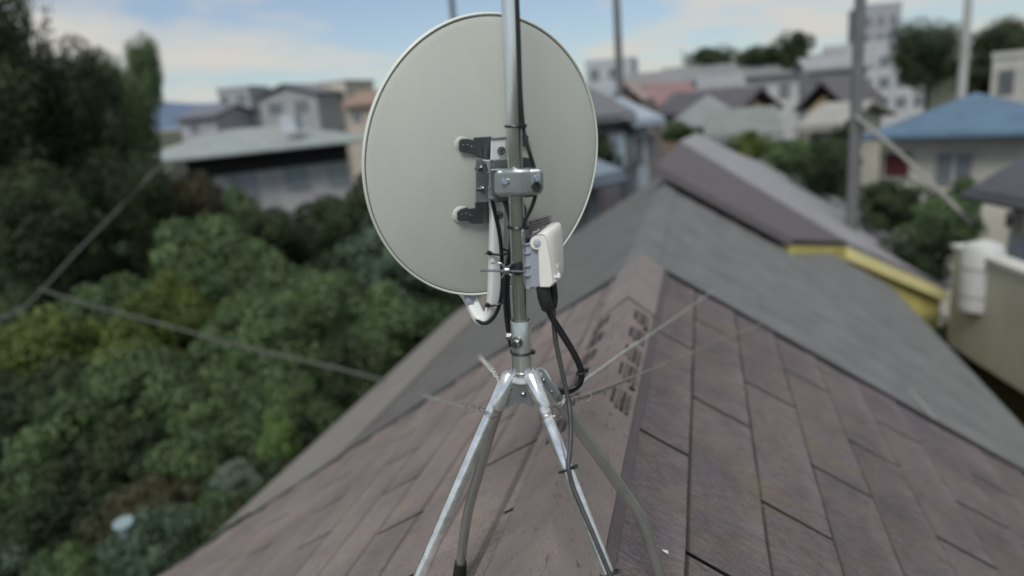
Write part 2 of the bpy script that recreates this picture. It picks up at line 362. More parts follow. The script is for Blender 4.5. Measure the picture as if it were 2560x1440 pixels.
WID = 0.906; GAP = 0.016
full_r = [slate_mesh(0.91-GAP, EXP+0.012, 0.0016, k, M['slate_r']) for k in range(4)]
full_l = [slate_mesh(0.91-GAP, ELEN+0.012, 0.0012, k+9, M['slate_l']) for k in range(4)]
def place_slate(me, P_, s, y, right, skew=0.0, name='slate'):
    o = bpy.data.objects.new(name, me); COL.objects.link(o); o.parent = house
    O = P_(s, y, 0.0); dn = nrm(P_(s+1, y-skew, 0)-P_(s, y, 0)); nn = nrm(P_(s, y, 1)-P_(s, y, 0)); al = np.array([0, 1.0, 0]); 
    if right: al = np.array([0, -1.0, 0]) if np.cross([0, -1.0, 0], dn) @ nn > 0 else al
    X = al if np.cross(al, dn) @ nn > 0 else -al
    o.matrix_local = Matrix(((X[0], dn[0], nn[0], O[0]), (X[1], dn[1], nn[1], O[1]), (X[2], dn[2], nn[2], O[2]), (0, 0, 0, 1)))
    return o
# right slope: joints at 1.96 + 0.4525 j, alternating by course
def course(P_, s, e, yj, yend, right, fulls, m, skew, seed):
    y1 = yend
    j = yj
    while j < yend: j += 0.91
    # pieces between joints (j-0.91, j)
    k = 0
    while j > Y0:
        a, b = j-0.91, min(j, yend)
        if b-a > 0.895: 
            o = place_slate(fulls[(k+seed) % 4], P_, s-0.0, (a+b)/2, right, skew)
        elif b-a > 0.03:
            me = slate_mesh(b-a-GAP, e+0.012, 0.0014, seed*7+k, m); place_slate(me, P_, s, (a+b)/2, right, skew)
        j -= 0.91; k += 1
ks = range(0, 15)
for k in ks:
    s = S0+EXP*(k-1)
    jj = 1.963+(0.4525 if k % 2 == 0 else 0.0)+0.4525
    if s > SMAX_R-EXP: break
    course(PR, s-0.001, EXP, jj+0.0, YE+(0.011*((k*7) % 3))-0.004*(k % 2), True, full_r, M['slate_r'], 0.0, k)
for k in range(-1, 18):
    s = SL0+ELEN*k
    if s > SMAX_L-ELEN: break
    jj = (1.95 if k % 2 == 0 else 2.40)-0.165*(s-0.19)-0.018
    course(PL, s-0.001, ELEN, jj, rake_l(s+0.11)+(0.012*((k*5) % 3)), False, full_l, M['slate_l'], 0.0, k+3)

# ridge: far cap piece laps over the near, louvred one
def cap_piece(name, y0, y1, lift, wr, wl, m, parent=house, end=True):
    mb = MB(); th = 0.0015; H = 0.030+lift
    prof = [(-wl, 0.002+lift), (-wl, 0.020+lift), (-0.012, H), (0.0, H+0.004), (0.012, H), (wr, 0.020+lift), (wr, 0.002+lift)]
    def pt(s, h, y): return PL(-s, y, h) if s < 0 else (PR(s, y, h) if s > 0 else np.array([0, y, h/CA]))
    k = len(prof); vs = []; ny = 12
    for j in range(ny+1):
        y = y0+(y1-y0)*j/ny; wv = 0.0012*math.sin(j*1.7+y0*3)
        vs += [pt(s, h+(wv if abs(s) < .09 else 0), y) for s, h in prof]
    fs = [(j*k+i, j*k+i+1, (j+1)*k+i+1, (j+1)*k+i) for j in range(ny) for i in range(k-1)]
    mb.add(vs, fs); mb.add([pt(s, h, y) for y in (y0, y1) for s, h in prof], [tuple(range(k)), tuple(range(k, 2*k))[::-1]])
    o = mb.build(name, m, parent, smooth=True, angle=20); return o
cap_far = cap_piece('ridge_cap', 2.985, YE+0.035, 0.004, 0.116, 0.142, M['cap'])
cap_near = cap_piece('ridge_vent', Y0, 2.983, 0.0, 0.114, 0.150, M['cap_worn'])
mb = MB(); mb.tube([PL(0.142, 2.981, 0.020), PL(0.012, 2.981, 0.031), np.array([0, 2.981, 0.036/CA]), PR(0.012, 2.981, 0.031), PR(0.116, 2.981, 0.020)], 0.0030, 6); mb.build('lap_joint', M['edge'], cap_far)
for nm, P_, a, b in (('flashing', PR, 0.117, 0.146), ('flashing', PL, 0.152, 0.166)):
    for (ya, yb, h) in ((Y0, 2.978, 0.011), (2.984, YE+0.02, 0.014)):
        mb = MB(); mb.prism([P_(a, ya, h), P_(b, ya, h-0.003), P_(b, yb, h-0.003), P_(a, yb, h)], P_(0, 0, 1)-P_(0, 0, 0), 0.003); mb.build(nm, M['flash'], house)
# louvres of the ridge vent: short slots with a pressed hood, in groups
def louvres():
    groups = [2.845, 2.63, 2.43, 2.25, 2.03, 1.86]
    for side, P_ in ((1, PR), (-1, PL)):
        for gi, yg in enumerate(groups):
            if side > 0 and gi == 5: continue
            for k in range(4):
                s = (0.036 if side > 0 else 0.070)+0.0185*k; h = 0.021+0.010*(1-s/(0.114 if side > 0 else 0.150))
                L_ = 0.070 if k else 0.052
                mb = MB(); c = P_(s, yg, h); ex = [P_(1, 0, 0)-P_(0, 0, 0), (0, 1, 0), P_(0, 0, 1)-P_(0, 0, 0)]
                mb.box(c, ex, (0.0095, L_*2, 0.0018)); o = mb.build('louvre_slot', M['hole'], cap_near)
                mb = MB(); c = P_(s-0.0052, yg, h+0.0022); pts = []
                up, dn, nn = P_(s-0.0085, yg, h), P_(s+0.0035, yg, h+0.0048), None
                a0, a1 = np.array([0, -L_, 0]), np.array([0, L_, 0])
                mb.add([up+a0, up+a1, dn+a1*0.9, dn+a0*0.9, up+a0*1.0-[0, 0, .002], up+a1-[0, 0, .002]], [(0, 1, 2, 3), (3, 2, 1, 0)])
                mb.build('louvre_hood', M['cap_worn'] if k % 2 else M['flash'], cap_near)
            if gi in (0, 3):
                c = P_(0.090 if side > 0 else 0.12, yg-0.10, 0.024)
                MB().lathe(c, P_(0, 0, 1)-P_(0, 0, 0), [(0, .012), (0.003, .012), (0.0035, .008), (0.006, .007), (0.006, .001)], 12).build('screw', M['hole'], cap_near, smooth=True)
louvres()
# gable end trim strips: a metal drip edge proud of the slate ends
mb = MB(); mb.prism([PR(0.118, YE+0.088, -0.004), PR(SMAX_R, YE+0.088, -0.004), PR(SMAX_R, YE+0.106, -0.004), PR(0.118, YE+0.106, -0.004)], PR(0, 0, 1), 0.012)
mb.build('rake_trim', M['flash'], house)
mb = MB(); mb.prism([PR(0.118, YE+.034, -0.006), PR(SMAX_R, YE+.034, -0.006), PR(SMAX_R, YE+0.085, -0.006), PR(0.118, YE+0.085, -0.006)], PR(0, 0, 1), 0.012); mb.build('rake_gap_shade', M['underlay'], house)  # black strip standing in for the shaded gap behind the slate ends
pts = [(0.14, rake_l(0.14)), (0.7, rake_l(0.7)), (SMAX_L, rake_l(SMAX_L))]
mb = MB(); mb.prism([PL(s, y+0.037, -0.004) for s, y in pts]+[PL(s, y+0.11, -0.004) for s, y in pts[::-1]], PL(0, 0, 1), 0.012)
mb.build('rake_trim', M['black_matt'], house)

# ================================================================= NEXT ROOF (grey green slate, same direction, lower)
P0 = at_y(1603, 640, 5.3); xA, zA = P0[0], P0[2]
nR = np.array([SA, 0, CA]); nL = np.array([-SA, 0, CA])
A_R0 = np.array([xA, 0, zA])
eR = at_plane(2310, 800, A_R0, nR); eL = at_plane(600, 1290, A_R0, nL)
sR = math.hypot(eR[0]-xA, eR[2]-zA); sL = math.hypot(eL[0]-xA, eL[2]-zA)
farp = at_plane(1683, 421, A_R0, nR); yF = float(farp[1])
print('roof A ridge', P0, 'sR', sR, 'sL', sL, 'far', yF, eR, eL)
def AR(s, y, h=0.0): return np.array([xA+s*CA+h*SA, y, zA-s*SA+h*CA])
def ALf(s, y, h=0.0): return np.array([xA-s*CA-h*SA, y, zA-s*SA+h*CA])
nb = empty('grey_roof_house', 'neighbouring house with long grey green slate gable roof just beyond our gable end', 'house')
yN = 4.35
mb = MB()
for P_, sm in ((AR, sR), (ALf, sL)):
    mb.prism([P_(0, yN, -0.01), P_(sm, yN, -0.01), P_(sm, yF, -0.01), P_(0, yF, -0.01)], P_(0, 0, -1)-P_(0, 0, 0), 0.12)
mb.build('roof_deck', M['underlay'], nb)
mb = MB(); xl, xr = xA-sL*CA+0.5, xA+sR*CA-0.5
mb.prism([(xl, yN+.4, GZ-.5), (xr, yN+.4, GZ-.5), (xr, yN+.4, zA-(xr-xA)*math.tan(AL)-.25), (xA, yN+.4, zA-.25), (xl, yN+.4, zA-(xA-xl)*math.tan(AL)-.25)], (0, 1, 0), yF-yN-.8)
mb.build('wall', mat('mustard_render', (0.42, 0.35, 0.12), 0.85, var=0.08, vscale=1.5), nb)
gm = {}
def gslate(P_, s, e, a, b, m, nm='slate'):
    key = (round(b-a, 3), m.name)
    if key not in gm:
        me = bpy.data.meshes.new('slate'); L_ = (b-a)/2-0.012; t_ = 0.012
        vs = [(-L_, 0, .003), (L_, 0, .003), (L_, e+.01, t_+.003), (-L_, e+.01, t_+.003), (-L_, e+.01, .001), (L_, e+.01, .001), (-L_, 0, 0), (L_, 0, 0)]
        me.from_pydata(vs, [], [(0, 1, 2, 3), (3, 2, 5, 4), (0, 3, 4, 6), (1, 7, 5, 2)]); me.materials.append(m); gm[key] = me
    o = bpy.data.objects.new(nm, gm[key]); COL.objects.link(o); o.parent = nb
    O = P_(s, (a+b)/2, 0); dn = nrm(P_(1, 0, 0)-P_(0, 0, 0)); nn = nrm(P_(0, 0, 1)-P_(0, 0, 0)); X = np.array([0, 1.0, 0])
    if np.cross(X, dn) @ nn < 0: X = -X
    o.matrix_local = Matrix(((X[0], dn[0], nn[0], O[0]), (X[1], dn[1], nn[1], O[1]), (X[2], dn[2], nn[2], O[2]), (0, 0, 0, 1)))
cnt = 0
for P_, sm, m in ((AR, sR, M['slate_g']), (ALf, sL, M['slate_d'])):
    k = 0; e = 0.30
    while 0.1+e*(k+1) <= sm:
        y = yN+(0.455 if k % 2 else 0.0)
        if k % 2: gslate(P_, 0.1+e*k, e, yN, y-0.0, m)
        while y < yF and cnt < 290:
            b = min(y+0.91, yF)
            vis = (P_ is AR and y < 9.5) or (P_ is ALf and y < 8.0 and k < 7)
            if vis: gslate(P_, 0.1+e*k, e, y, b, m); cnt += 1
            y += 0.91
        k += 1
print('grey slates', cnt)
# the rest of the courses, joined
for P_, sm, m in ((AR, sR, M['slate_g']), (ALf, sL, M['slate_d'])):
    mb = MB(); k = 0; e = 0.30
    while 0.1+e*(k+1) <= sm:
        ys_ = 9.3 if P_ is AR else (8.0 if k < 7 else yN)
        y = yN+(0.455 if k % 2 else 0.0)
        while y < yF-0.05:
            if y >= (9.5 if P_ is AR else (8.0 if k < 7 else yN)):
                b = min(y+0.902, yF)
                s_ = 0.1+e*k; mb.add([P_(s_, y, .003), P_(s_, b, .003), P_(s_+e+.01, b, .010), P_(s_+e+.01, y, .010), P_(s_+e+.01, y, .0), P_(s_+e+.01, b, .0)], [(0, 1, 2, 3), (3, 2, 5, 4)] if P_ is ALf else [(3, 2, 1, 0), (4, 5, 2, 3)])
            y += 0.91
        k += 1
    o = mb.build('slate_courses', m, nb); o['kind'] = 'stuff'
mb = MB(); mb.prism([(xA-0.13, yN, zA-.06), (xA, yN, zA+.03), (xA+0.13, yN, zA-.06)], (0, 1, 0), yF-yN); mb.build('ridge_cap', M['slate_g'], nb)
# broad pale tin gutter and fascia along the left eave
mb = MB(); mb.prism([ALf(sL-1.5, yN, .012), ALf(sL+.08, yN, .012), ALf(sL+.08, yF, .012), ALf(sL-1.5, yF, .012)], ALf(0, 0, 1)-ALf(0, 0, 0), 0.012)
mb.build('eave_sheet', mat('pale_eave_metal', (0.190, 0.182, 0.165), 0.8, var=0.08, vscale=2), nb)

# ================================================================= NEXT ROOF BUT ONE (yellow walled house)
B_0 = A_R0+np.array([0, 0, 0.22]); up_r = np.array([SA, 0, CA])
yb_house = empty('yellow_house', 'yellow walled house with purple grey and pale roof planes behind the grey green roof', 'house')
def bpl(pts, th, name, m, parent):
    P = [at_plane(x, y, B_0, up_r) for x, y in pts]; mb = MB(); mb.prism(P, -up_r, th); return mb.build(name, m, parent), P
roof_b, Pq = bpl([(1640, 412), (1700, 352), (2119, 604), (1985, 598)], 0.10, 'roof', mat('purple_grey_slate', (0.115, 0.104, 0.112), 0.75, col2=(0.088, 0.080, 0.087), vscale=4, coord='World', stretch=(4, .6, 4)), yb_house)
_, Pv = bpl([(1700, 352), (1742, 332), (1849, 385), (2043, 458), (2171, 531), (2290, 620), (2388, 706), (2372, 716), (2119, 604)], 0.10, 'verge_roof', mat('pale_grey_roof_sheet', (0.27, 0.27, 0.285), 0.7, var=0.1, vscale=3, coord='World'), yb_house)
ym = mat('yellow_render', (0.50, 0.44, 0.14), 0.8, var=0.1, vscale=2); ym2 = mat('yellow_fascia', (0.72, 0.66, 0.32), 0.6, var=0.06, vscale=2)
def vwall(a, b, h, th, name, m):
    a, b = np.array(a), np.array(b); n_ = nrm(np.cross(b-a, [0, 0, 1])); n_ = n_ if n_[1] > 0 else -n_
    mb = MB(); mb.prism([a, b, b-[0, 0, h], a-[0, 0, h]], n_, th); return mb.build(name, m, yb_house)
dz = np.array([0, 0, -.16])
vwall(Pq[3]+dz*.6+[0, .06, 0], Pq[2]+dz*.6+[0, .06, 0], 3.0, 0.2, 'wall', ym)
vwall(Pq[2]+dz*.6+[0, .12, 0], Pv[7]+dz*.6+[-.1, .12, 0], 3.0, 0.2, 'wall', ym)
vwall(Pv[8]+dz*.6, Pv[7]+dz*.6, 0.20, 0.08, 'fascia', ym2)

# ================================================================= FAR HOUSES
glass = mat('window_glass', (0.12, 0.14, 0.16), 0.12, var=0.1); frame_m = mat('aluminium_frame', (0.35, 0.35, 0.34), 0.5, var=0.05)
cmats = {}
def cm(c, rough=0.8):
    k = (c, rough)
    if k not in cmats: cmats[k] = mat('paint_%d' % len(cmats), c, rough, var=0.12, vscale=1.2, coord='World')
    return cmats[k]
def house_bg(label, pl, pr, Y1, Y2, depth, rise, kind, wall_c, roof_c, over=0.5, windows=(), cat='house', name='house', group=None, base=None, dark_soffit=False):
    """front eave line runs from photo point pl at distance Y1 to photo column pr at distance Y2"""
    a = at_y(pl[0], pl[1], Y1); b = at_y(pr[0], pr[1], Y2); ze = a[2]; b = np.array([b[0], b[1], ze]); Wd = np.linalg.norm((b-a)[:2])
    ex = nrm(b-a); ey = np.array([-ex[1], ex[0], 0]); g0 = (base if base is not None else GZ-0.6)
    root = empty(name, label, cat, group, loc=V([a[0], a[1], g0])); O = np.array(root.location)
    def p(u, v, z): return a+ex*u+ey*v+np.array([0, 0, z-ze])-O
    mb = MB(); i = over
    mb.add([p(u, v, z) for z in (g0, ze-0.02) for u, v in ((i, i), (Wd-i, i), (Wd-i, depth-i), (i, depth-i))], [(3, 2, 1, 0), (4, 5, 6, 7), (0, 1, 5, 4), (1, 2, 6, 5), (2, 3, 7, 6), (3, 0, 4, 7)])
    if kind == 'gable_y': mb.add([p(i, i, ze-.02), p(Wd-i, i, ze-.02), p(Wd/2, i, ze+rise*(1-2*i/Wd)-.03), p(i, depth-i, ze-.02), p(Wd-i, depth-i, ze-.02), p(Wd/2, depth-i, ze+rise*(1-2*i/Wd)-.03)], [(0, 1, 2), (5, 4, 3), (0, 2, 5, 3), (1, 4, 5, 2)])
    if kind == 'gable_x': mb.add([p(i, i, ze-.02), p(i, depth-i, ze-.02), p(i, depth/2, ze+rise*(1-2*i/depth)-.03), p(Wd-i, i, ze-.02), p(Wd-i, depth-i, ze-.02), p(Wd-i, depth/2, ze+rise*(1-2*i/depth)-.03)], [(0, 1, 2), (5, 4, 3), (0, 2, 5, 3), (1, 4, 5, 2)])
    mb.build('wall', cm(wall_c), root)
    t = 0.14; mb = MB()
    if kind == 'hip':
        hr_ = min(depth, Wd)/2; q = [(hr_, depth/2), (Wd-hr_, depth/2)] if Wd > depth else [(Wd/2, hr_), (Wd/2, depth-hr_)]
        c4 = [(0, 0), (Wd, 0), (Wd, depth), (0, depth)]
        vs = [p(u, v, ze) for u, v in c4]+[p(u, v, ze-t) for u, v in c4]+[p(q[0][0], q[0][1], ze+rise), p(q[1][0], q[1][1], ze+rise)]
        if Wd > depth: fs = [(0, 1, 9, 8), (1, 2, 9), (2, 3, 8, 9), (3, 0, 8)]
        else: fs = [(0, 1, 8), (1, 2, 9, 8), (2, 3, 9), (3, 0, 8, 9)]
        mb.add(vs, fs+[(0, 4, 5, 1), (1, 5, 6, 2), (2, 6, 7, 3), (3, 7, 4, 0), (7, 6, 5, 4)])
    elif kind == 'gable_y':
        for s_ in (0, 1):
            u0 = 0 if s_ == 0 else Wd; P = [p(u0, 0, ze), p(u0, depth, ze), p(Wd/2, depth, ze+rise), p(Wd/2, 0, ze+rise)]; mb.prism(P, [0, 0, 1], t)
    elif kind == 'gable_x':
        for v0 in (0, depth): P = [p(0, v0, ze), p(Wd, v0, ze), p(Wd, depth/2, ze+rise), p(0, depth/2, ze+rise)]; mb.prism(P, [0, 0, 1], t)
    else:
        mb.add([p(u, v, z) for z in (ze, ze+rise) for u, v in ((0, 0), (Wd, 0), (Wd, depth), (0, depth))], [(3, 2, 1, 0), (4, 5, 6, 7), (0, 1, 5, 4), (1, 2, 6, 5), (2, 3, 7, 6), (3, 0, 4, 7)])
    mb.build('roof', cm(roof_c, 0.6), root)
    if kind in ('hip', 'gable_x') and over > 0.2:
        mb = MB(); mb.tube([p(0.0, -.07, ze-.10), p(Wd, -.07, ze-.10)], .07, 8); mb.build('gutter', cm(tuple(c*0.8 for c in roof_c)), root)
    for (u0, u1, z0, z1, *c_) in windows:                          # metres along the front, metres below the eave
        U0, U1 = u0*Wd, u1*Wd
        mb = MB(); mb.box((p(U0, i-.03, ze-z0)+p(U1, i-.03, ze-z1))/2, [ex, ey, [0, 0, 1]], (U1-U0, 0.10, z1-z0)); f_ = mb.build('window', frame_m, root)
        k_n = 2 if U1-U0 > 0.9 else 1
        for k in range(k_n):
            w_ = (U1-U0)/k_n; mb = MB(); mb.box(p(U0+w_*(k+.5), i-.085, ze-(z0+z1)/2), [ex, ey, [0, 0, 1]], (w_-.10, .03, z1-z0-.12)); mb.build('pane', cm(c_[0], 0.2) if c_ else glass, f_)
    return root, p, Wd, ze
GR = (0.17, 0.175, 0.18)
# left of the dish: long hall with a pale green roof
house_bg('long low building with pale green grey roof and deep dark eaves left of the dish', (388, 402), (955, 341), 30, 39, 9.0, 1.15, 'hip', (0.50, 0.50, 0.51), (0.255, 0.295, 0.285), over=1.7, cat='building', name='long_building',
         windows=((.30, .42, 1.0, 2.6, (0.3, 0.36, 0.40)), (.55, .66, 1.0, 2.5, (.3, .36, .4)), (.76, .86, 1.0, 2.6, (.34, .4, .42)), (.08, .2, 1.0, 2.6)))
_lb = [o for o in bpy.data.objects if o.name == 'long_building'][0]
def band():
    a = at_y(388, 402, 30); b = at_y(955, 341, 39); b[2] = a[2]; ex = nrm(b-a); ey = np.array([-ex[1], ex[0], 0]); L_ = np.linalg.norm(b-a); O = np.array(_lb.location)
    mb = MB(); mb.box((a+b)/2+ey*1.62-[0, 0, .62]-O, [ex, ey, [0, 0, 1]], (L_-3.3, .12, 1.1)); mb.build('eave_shade_band', cm((0.022, 0.022, 0.026)), _lb)  # dark strip standing in for the shadow under the deep eave
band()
house_bg('distant grey block left of the dark arched roof on the skyline', (540, 228), (622, 222), 85, 86, 8, 0.4, 'flat', (0.30, 0.32, 0.35), (0.32, 0.34, 0.37), over=.1, cat='building', windows=((.1, .3, .6, 1.8), (.6, .85, .6, 1.8)))
house_bg('distant house with dark roof and pale gable on the skyline left of the dish', (630, 248), (795, 240), 72, 72, 9, 1.2, 'gable_y', (0.30, 0.31, 0.315), (0.17, 0.175, 0.19), windows=((.2, .4, .5, 1.8), (.6, .8, .5, 1.8)))
house_bg('distant beige block close to the left rim of the dish', (795, 212), (862, 208), 78, 78, 8, 0.3, 'flat', (0.46, 0.43, 0.36), (0.4, 0.38, 0.33), over=.1, windows=((.2, .45, .7, 1.9),), cat='building')
house_bg('distant house with orange brown roof touching the left rim of the dish', (850, 268), (965, 262), 62, 62, 8, 1.2, 'gable_x', (0.40, 0.35, 0.3), (0.24, 0.17, 0.13), windows=((.2, .4, .5, 1.5),))
house_bg('distant grey house above the left end of the long pale green roof', (430, 300), (540, 291), 66, 66, 8, 1.0, 'gable_x', (0.34, 0.34, 0.37), (0.14, 0.14, 0.17), windows=((.3, .5, .5, 1.5),))
tk, _, _, _ = house_bg('small white rooftop cabin on the long pale green roof', (698, 290), (735, 288), 36, 36, 0.8, 0.06, 'flat', (0.42, 0.46, 0.50), (0.42, 0.46, 0.5), over=.01, cat='cabin', name='rooftop_cabin', base=0.3)
# right of the dish, from near to far
house_bg('dark walled house just right of the dish rim', (1478, 300), (1590, 292), 26, 27, 7, 1.0, 'gable_x', (0.10, 0.10, 0.11), (0.13, 0.135, 0.15), windows=((.5, .85, .6, 1.8, (.3, .38, .45)),))
house_bg('low blue grey roof right of the dish rim, above the beige slope', (1400, 470), (1560, 430), 17, 19, 4, 0.6, 'gable_x', (0.25, 0.27, 0.30), (0.16, 0.21, 0.26), windows=((.3, .6, .4, 1.2),))
house_bg('pale blue house between the dish rim and the far end of the grey roof', (1582, 310), (1662, 300), 29, 30, 6, 0.9, 'gable_x', (0.36, 0.42, 0.48), (0.27, 0.33, 0.39), windows=((.2, .5, .5, 1.6), (.6, .85, .5, 1.6)))
house_bg('small peach walled house beyond the pale blue one', (1515, 262), (1610, 254), 40, 40, 7, 1.0, 'gable_y', (0.42, 0.35, 0.31), (0.32, 0.25, 0.23), windows=((.3, .6, .4, 1.5),))
house_bg('distant house with dull red roof right of the dish', (1640, 268), (1765, 258), 46, 47, 7, 1.3, 'gable_x', (0.36, 0.33, 0.32), (0.22, 0.135, 0.135), windows=((.2, .4, .5, 1.5), (.6, .8, .5, 1.5)))
house_bg('long grey roofed row of houses below the skyline trees', (1650, 212), (2120, 186), 74, 74, 9, 1.5, 'gable_x', (0.42, 0.43, 0.43), (0.20, 0.205, 0.215), windows=tuple((.05+.12*k, .11+.12*k, .8, 2.2) for k in range(8)), name='row_house')
house_bg('white walled house in front of the long grey row', (1742, 226), (1866, 219), 58, 58, 8, 0.9, 'gable_x', (0.55, 0.57, 0.56), (0.24, 0.25, 0.26), windows=((.15, .35, .5, 1.8), (.6, .8, .5, 1.8)))
house_bg('dark roofed house with tan gable, left of the golden one', (1846, 286), (1960, 276), 38, 40, 7, 1.1, 'gable_y', (0.33, 0.25, 0.15), (0.085, 0.085, 0.095), windows=((.35, .6, .2, 1.1),))
house_bg('golden walled house with dark roof left of the thick utility pole', (1982, 282), (2122, 276), 36, 35, 7, 1.25, 'gable_y', (0.40, 0.32, 0.19), (0.11, 0.105, 0.115), windows=((.3, .48, .1, 1.0), (.6, .8, .5, 1.6)))
house_bg('low cream house below the golden walled house', (1985, 322), (2115, 316), 31, 30, 6, .7, 'gable_x', (0.46, 0.44, 0.37), (0.30, 0.30, 0.28), windows=((.2, .5, .3, 1.2),))
house_bg('low grey roof in the middle distance behind the bushes', (1668, 318), (1880, 308), 33, 33, 8, 1.2, 'hip', (0.30, 0.32, 0.31), (0.20, 0.22, 0.22), windows=((.2, .4, .4, 1.4),))
house_bg('low grey green roof in front of the bushes right of the ridge end', (1760, 352), (1960, 350), 26, 26, 5, .8, 'gable_x', (0.25, 0.27, 0.26), (0.175, 0.20, 0.19))
house_bg('tall grey tower block on the right skyline', (2152, 22), (2256, 14), 150, 150, 12, 0.6, 'flat', (0.30, 0.32, 0.345), (0.32, 0.34, 0.36), over=.05, cat='tower block', name='tower_block', windows=tuple((.12+.3*i, .28+.3*i, 1.5+3*j, 3.2+3*j) for i in range(3) for j in range(7)))
house_bg('wide pale apartment block at the foot of the grey tower', (2056, 130), (2335, 112), 120, 118, 12, 0.8, 'flat', (0.40, 0.41, 0.425), (0.40, 0.41, 0.43), over=.05, cat='apartment block', name='apartment_block', windows=tuple((.05+.16*i, .15+.16*i, 1.3+3*j, 2.9+3*j) for i in range(6) for j in range(3)))
house_bg('white house at the right edge above the blue roof', (2478, 148), (2680, 138), 40, 38, 8, 0.3, 'flat', (0.44, 0.44, 0.40), (0.42, 0.42, 0.38), over=.05, windows=((.12, .34, .5, 1.6, (.12, .13, .15)), (.12, .34, 2.4, 3.4, (.12, .13, .15)), (.6, .8, .5, 1.6)))
house_bg('pale long building left of the blue roofed house', (2010, 178), (2190, 170), 60, 60, 8, .9, 'gable_x', (0.42, 0.43, 0.42), (0.27, 0.28, 0.29), windows=((.1, .25, .6, 1.8), (.5, .7, .6, 1.8)))
house_bg('pale beige hazy block on the skyline right of the dish', (1462, 160), (1580, 150), 130, 130, 12, .5, 'flat', (0.38, 0.42, 0.45), (0.4, 0.43, 0.46), over=.05, cat='building', windows=((.1, .3, 1, 3), (.5, .7, 1, 3)))
house_bg('grey brown roof line on the skyline between dish and dark trees', (1556, 222), (1690, 210), 90, 90, 9, 1.6, 'gable_x', (0.33, 0.33, 0.33), (0.19, 0.19, 0.19), windows=((.2, .35, .5, 1.8),))
bluer = house_bg('cream house with a bright blue hipped roof at the right', (2156, 338), (2640, 345), 23.5, 21.3, 5.0, 0.95, 'hip', (0.46, 0.46, 0.40), (0.085, 0.15, 0.22), over=.6, windows=((.10, .26, .55, 1.35, (.07, .018, .018)), (.40, .6, .6, 1.5)), name='blue_roof_house')
nh = house_bg('cream house with dark grey roof cut by the right edge of the picture', (2420, 472), (2860, 560), 13.4, 10.2, 7, 1.7, 'hip', (0.44, 0.44, 0.38), (0.085, 0.09, 0.105), over=.45, windows=((.16, .30, .7, 2.0, (.25, .33, .42)), (.13, .20, .35, .62, (.05, .05, .05)), (.5, .7, .6, 1.8)), name='cream_house')
# balcony wall in front of it with a round ended white tank
a, b = at_y(2385, 620, 11.6), at_y(2760, 800, 8.6); b[2] = a[2]; ex = nrm(b-a); ey = np.array([-ex[1], ex[0], 0])
bal = empty('balcony_wall', 'cream balcony wall of the house at the right edge', 'balcony', loc=V([a[0], a[1], a[2]-1.4]))
mb = MB(); mb.box((a+b)/2-[0, 0, .75]-np.array(bal.location)+ey*.1, [ex, ey, [0, 0, 1]], (np.linalg.norm(b-a), .2, 1.5)); mb.build('parapet', cm((0.46, 0.46, 0.37)), bal)
mb = MB(); mb.box((a+b)/2+[0, 0, .03]-np.array(bal.location)+ey*.1, [ex, ey, [0, 0, 1]], (np.linalg.norm(b-a)+.06, .28, .06)); mb.build('coping', cm((0.5, 0.5, 0.46)), bal)
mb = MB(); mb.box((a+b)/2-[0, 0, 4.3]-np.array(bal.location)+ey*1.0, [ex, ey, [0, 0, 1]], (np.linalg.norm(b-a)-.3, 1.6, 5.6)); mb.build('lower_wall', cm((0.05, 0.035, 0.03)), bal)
c = at_y(2446, 775, 11.0); o = MB().lathe((0, 0, 0), (0, 0, 1), [(0, .02), (0, .24), (.03, .27), (.85, .27), (.95, .22), (1.0, .1), (1.02, .01)], 24).build('tank', cm((0.47, 0.48, 0.47), .6), None, smooth=True); o.location = V(c)
tag(o, 'white round topped tank standing before the balcony at the right', 'tank')
for z_ in (.22, .62): MB().lathe((0, 0, z_), (0, 0, 1), [(0, .272), (.035, .274), (.036, .27)], 24).build('strap_band', cm((0.30, 0.30, 0.29), .5), o)
mb = MB(); mb.tube([(.1, -.27, 0), (.1, -.30, .35), (.1, -.27, .8)], .02, 8); mb.build('pipe', cm((0.32, 0.32, 0.31), .5), o)

# ================================================================= UTILITY POLES AND WIRES
conc = mat('concrete_pole', (0.125, 0.13, 0.13), 0.85, var=0.1, vscale=3)
def pole(label, px, py, Y, r_, top, arms=(), col=conc):
    c = at_y(px, py, Y); root = empty('utility_pole', label, 'utility pole', loc=V([c[0], c[1], GZ-.3])); H_ = top-(GZ-.3)
    MB().lathe((0, 0, 0), (0, 0, 1), [(0, r_*1.2), (H_, r_*.8)], 16).build('post', col, root, smooth=True)
    for dz_, L_ in arms:
        mb = MB(); mb.box((0, .12, H_-dz_), [[1, .2, 0], [-.2, 1, 0], [0, 0, 1]], (L_, .1, .1)); cr_ = mb.build('crossarm', cm((0.25, 0.25, 0.24)), root)
        for k in (-.45, -.2, .2, .45): MB().lathe((k*L_, .12+k*L_*.2, H_-dz_+.05), (0, 0, 1), [(0, .04), (.08, .06), (.14, .03)], 10).build('insulator', cm((0.5, 0.5, 0.48)), root, smooth=True)
    return root
pole('thick grey utility pole standing before the blue roofed house', 2139, 300, 15.5, .118, 4.2, ((.8, 1.8),))
pole('slim utility pole right of the dish, against the sky', 1546, 120, 40, .22, 7.5, ((.6, 1.8), (1.3, 1.6)))
pole('utility pole whose top shows just left of the mast above the dish', 1131, 20, 36, .17, 9.0, ((.5, 1.6),))
pole('pale pole between the two dark trees at the right', 2414, 100, 36, .2, 3.6, (), cm((0.36, 0.37, 0.36)))
pole('thin distant mast with a small round head on the skyline', 1707, 130, 70, .10, 4.2, (), cm((0.30, 0.34, 0.38)))
def hang(label, pts, r_, m, n=10, name='overhead_cable'):
    P = spline([at_y(*p) for p in pts], n); mb = MB(); mb.tube([p-P[0] for p in P], r_, 8); o = mb.build(name, m, None, smooth=True); o.location = V(P[0]); tag(o, label, 'cable')
